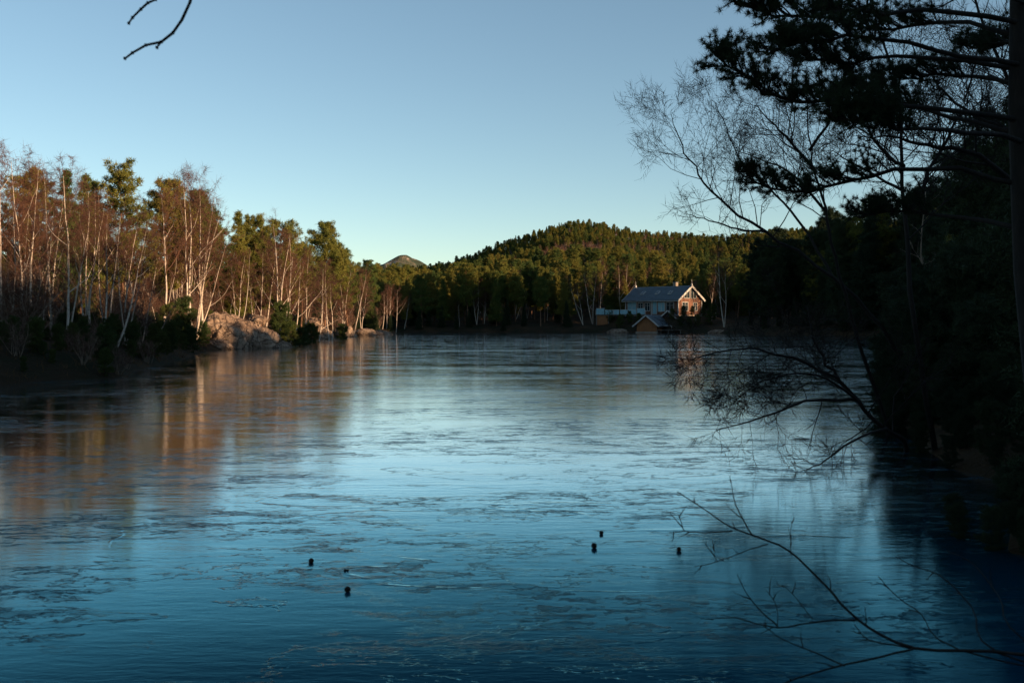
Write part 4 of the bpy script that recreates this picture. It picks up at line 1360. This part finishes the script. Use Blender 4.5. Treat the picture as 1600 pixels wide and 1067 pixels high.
# ------------------------------------------------------------------ foreground shrub at the lower right, and the twig at the top left
def front_shrub():
    g = np.random.default_rng(5)
    x, y = 3.35, 4.9
    root = empty('bare_shrub', (x, y, gz(x, y)))
    off = root.location
    T = MB(); Tw = T
    stems = [
        ([(1600, 1022, 4.7), (1430, 1012, 4.7), (1342, 968, 4.75), (1290, 915, 4.8), (1232, 860, 4.9), (1175, 835, 4.95), (1140, 822, 5.0), (1100, 795, 5.05), (1058, 768, 5.1)], .010, .0022),
        ([(1175, 835, 4.95), (1150, 790, 5.0), (1142, 750, 5.0)], .004, .0018),
        ([(1145, 829, 5.0), (1110, 832, 5.0), (1070, 830, 5.1), (1045, 832, 5.1)], .004, .0018),
        ([(1070, 830, 5.1), (1060, 805, 5.1)], .003, .0018),
        ([(1342, 968, 4.75), (1280, 970, 4.8), (1215, 980, 4.85), (1150, 965, 4.9), (1112, 968, 5.0)], .005, .002),
        ([(1215, 978, 4.85), (1185, 950, 4.9), (1165, 925, 4.9), (1152, 897, 4.9)], .004, .0018),
        ([(1215, 980, 4.85), (1213, 945, 4.9), (1197, 922, 4.9)], .003, .0015),
        ([(1430, 1012, 4.7), (1360, 1030, 4.6), (1300, 1042, 4.55), (1230, 1065, 4.5), (1180, 1085, 4.4)], .006, .003),
        ([(1430, 1012, 4.7), (1360, 1000, 4.8), (1335, 975, 4.85)], .004, .002),
        ([(1320, 1040, 4.6), (1270, 1018, 4.7), (1222, 998, 4.75), (1190, 975, 4.8)], .004, .002),
        ([(1235, 868, 4.9), (1236, 840, 4.9), (1237, 815, 4.9)], .0022, .0014),
        ([(1200, 850, 4.95), (1160, 862, 5.0), (1120, 878, 5.05), (1085, 885, 5.1)], .003, .0015),
        ([(1120, 878, 5.05), (1116, 865, 5.0), (1114, 852, 5.0)], .002, .0013),
        ([(1500, 1015, 4.7), (1440, 960, 4.9), (1400, 930, 5.0), (1372, 900, 5.1)], .005, .002),
        ([(1560, 1020, 4.7), (1520, 950, 5.0), (1470, 900, 5.2), (1430, 885, 5.3), (1400, 870, 5.4)], .006, .002),
        ([(1600, 1000, 4.8), (1560, 930, 5.1), (1520, 880, 5.3), (1480, 860, 5.4)], .006, .002),
        ([(1270, 968, 4.8), (1240, 930, 4.85), (1225, 915, 4.9)], .0025, .0015),
    ]
    for k, (px, r0, r1) in enumerate(stems):
        pts = [at(*q) - off for q in px]
        if k == 0: pts = [Vector((0, 0, -.1)), Vector((-.1, -.05, .35))] + pts
        if px[0][0] >= 1500 and k: pts = [Vector((0, 0, -.1)), Vector((-.15, 0, .3))] + pts
        fan(T, Tw, pts, r0, r1, g, 2 if len(px) < 6 else 4, .11, .2, 1, None, .3, 1, .05, .0022)
    T.build('stems', M_darkbark, root, True)
    tag(root, 'thin bare shrub reaching over the ice at the lower right', 'shrub')


front_shrub()


def corner_tree():
    g = np.random.default_rng(6)
    x, y = -4.6, 3.4
    root = empty('bare_tree', (x, y, gz(x, y)))
    off = root.location
    T = MB(); Tw = MB()
    fan(T, Tw, [(0, 0, -.2), (.05, .05, 2.0), (.2, .1, 4.0), (.3, .2, 6.5), (.4, .3, 8.5)], .11, .02, g, 10, .9, .3, 2, (-1, -.5, 0), .35)
    limb = [Vector((.2, .1, 3.9)), at(120, -160, 3.9) - off, at(255, -120, 4.0) - off, at(305, -40, 4.0) - off, at(297, 4, 4.0) - off, at(284, 32, 4.0) - off, at(270, 52, 4.0) - off, at(252, 66, 4.0) - off, at(228, 71, 4.0) - off, at(207, 83, 4.0) - off, at(195, 92, 4.0) - off]
    T.tube(limb, [.03, .02, .014, .009, .007, .0065, .006, .0055, .005, .0045, .004], 6)
    T.tube([limb[7], at(245, 75, 4.0) - off], [.005, .0035], 5)
    l2 = [at(255, -120, 4.0) - off, at(262, -40, 4.1) - off, at(243, 0, 4.1) - off, at(231, 5, 4.1) - off, at(220, 15, 4.1) - off, at(207, 28, 4.1) - off, at(201, 37, 4.1) - off]
    T.tube(l2, [.008, .007, .0055, .005, .005, .0045, .004], 6)
    for p in limb[6:] + l2[2:] + [at(245, 75, 4.0) - off]:
        T.tube([p - Vector((.004, 0, 0.003)), p, p + Vector((.005, 0, .004))], [.003, .009, .003], 6)
    T.build('trunk', M_darkbark, root, True); Tw.build('crown', M_twig_dark, root)
    tag(root, 'bare tree beside the camera with one budded branch hanging in at the top left', 'bare tree')


corner_tree()

# ------------------------------------------------------------------ cones, bits of ice and a stick lying on the frozen lake
def cone_mesh(seed):
    g = np.random.default_rng(seed)
    m = MB()
    n = 9
    m.tube([(0, 0, .001), (0, 0, .008), (0, 0, .018), (0, 0, .029), (0, 0, .037)], [.006, .013, .016, .011, .002], 8)
    for i in range(46):
        t = i / 46; a = i * 2.399; z = .003 + t * .034
        r = .017 * math.sin(math.pi * (.16 + .82 * t)) + .001
        o = Vector((math.cos(a), math.sin(a), .35)); u = Vector((-math.sin(a), math.cos(a), 0))
        c = Vector((math.cos(a) * r * .6, math.sin(a) * r * .6, z)); e = c + o * (.011 + .003 * g.random())
        th = Vector((0, 0, .0022))
        m.add([c - u * .003, c + u * .003, e + u * .005, e - u * .005, c - u * .003 + th, c + u * .003 + th, e + u * .004 + th, e - u * .004 + th],
              [(3, 2, 1, 0), (4, 5, 6, 7), (0, 1, 5, 4), (1, 2, 6, 5), (2, 3, 7, 6), (3, 0, 4, 7)])
    return m.mesh('pine_cone', M_cone)


CM = cone_mesh(1)
for px, py, s, lb in [(487, 878, 1.05, 'pine cone lying alone farthest left on the ice'), (542, 924, 1.15, 'pine cone lying nearest to the camera on the ice'),
                      (939, 834, .95, 'smaller pine cone just behind its neighbour right of the middle'), (928, 856, 1.3, 'largest pine cone, one of the close pair right of the middle'),
                      (1062, 861, 1.1, 'pine cone lying farthest right on the ice near the shrub tips')]:
    d = EYE * F / (py - HY)
    o = link('pine_cone', CM); o.location = ((px - 800) / F * d, d, -.004); o.rotation_euler = (R(-.5, .5), R(-.5, .5), R(0, 6)); o.scale = (s, s, s * .95)
    tag(o, lb, 'pine cone')
d = EYE * F / (891 - HY)
m = MB()
for k in range(6):
    a = R(0, 6.28); p = Vector((R(-.015, .015), R(-.02, .02), 0))
    m.prism([p + Vector((math.cos(a + q) * R(.007, .013), math.sin(a + q) * R(.007, .013), 0)) for q in (0, 1.3, 2.6, 3.9, 5.1)], (R(-.004, .004), 0, R(.006, .022)))
o = m.build('ice_chip', M_darkbark); o.location = ((541 - 800) / F * d, d, 0)  # ice crumb given the near-black bark material
tag(o, 'small dark crumb of ice on the lake behind the nearest pine cone', 'bark')
d = EYE * F / (687 - HY)
m = MB()
m.tube([(-.19, 0, .008), (-.1, .01, .012), (0, 0, .013), (.1, -.01, .014), (.17, 0, .012)], [.004, .009, .012, .013, .006], 6)
m.tube([(.11, 0, .015), (.14, .02, .04)], [.008, .003], 5)
o = m.build('stick', M_darkbark); o.location = ((1251 - 800) / F * d, d, 0)
tag(o, 'short dark stick frozen on the ice below the hanging branches', 'stick')

# dry grass along the left shore and on the point
gx = []; gy = []
while len(gx) < 2600:
    x = R(-30, -14); y = R(34, 192)
    s = sd1(x, y) if False else 0
    gx.append(x); gy.append(y)
gx = np.array(rng.uniform(-32, -14, 9000)); gy = np.array(rng.uniform(33, 194, 9000))
s = lake_sd(gx, gy); k = (s > 0.1) & (s < 3.2)
gx = gx[k]; gy = gy[k]
Cg = np.stack([gx, gy, ground_z(gx, gy) - .03], -1)
m = MB(); m.tris(spikes(Cg, np.tile([0, 0, 1.0], (len(Cg), 1)), 6, .28, .025, .35, rng, .14))
tag(m.build('dry_grass', M_grass), 'dry reddish grass along the left shore', 'grass', kind='stuff')
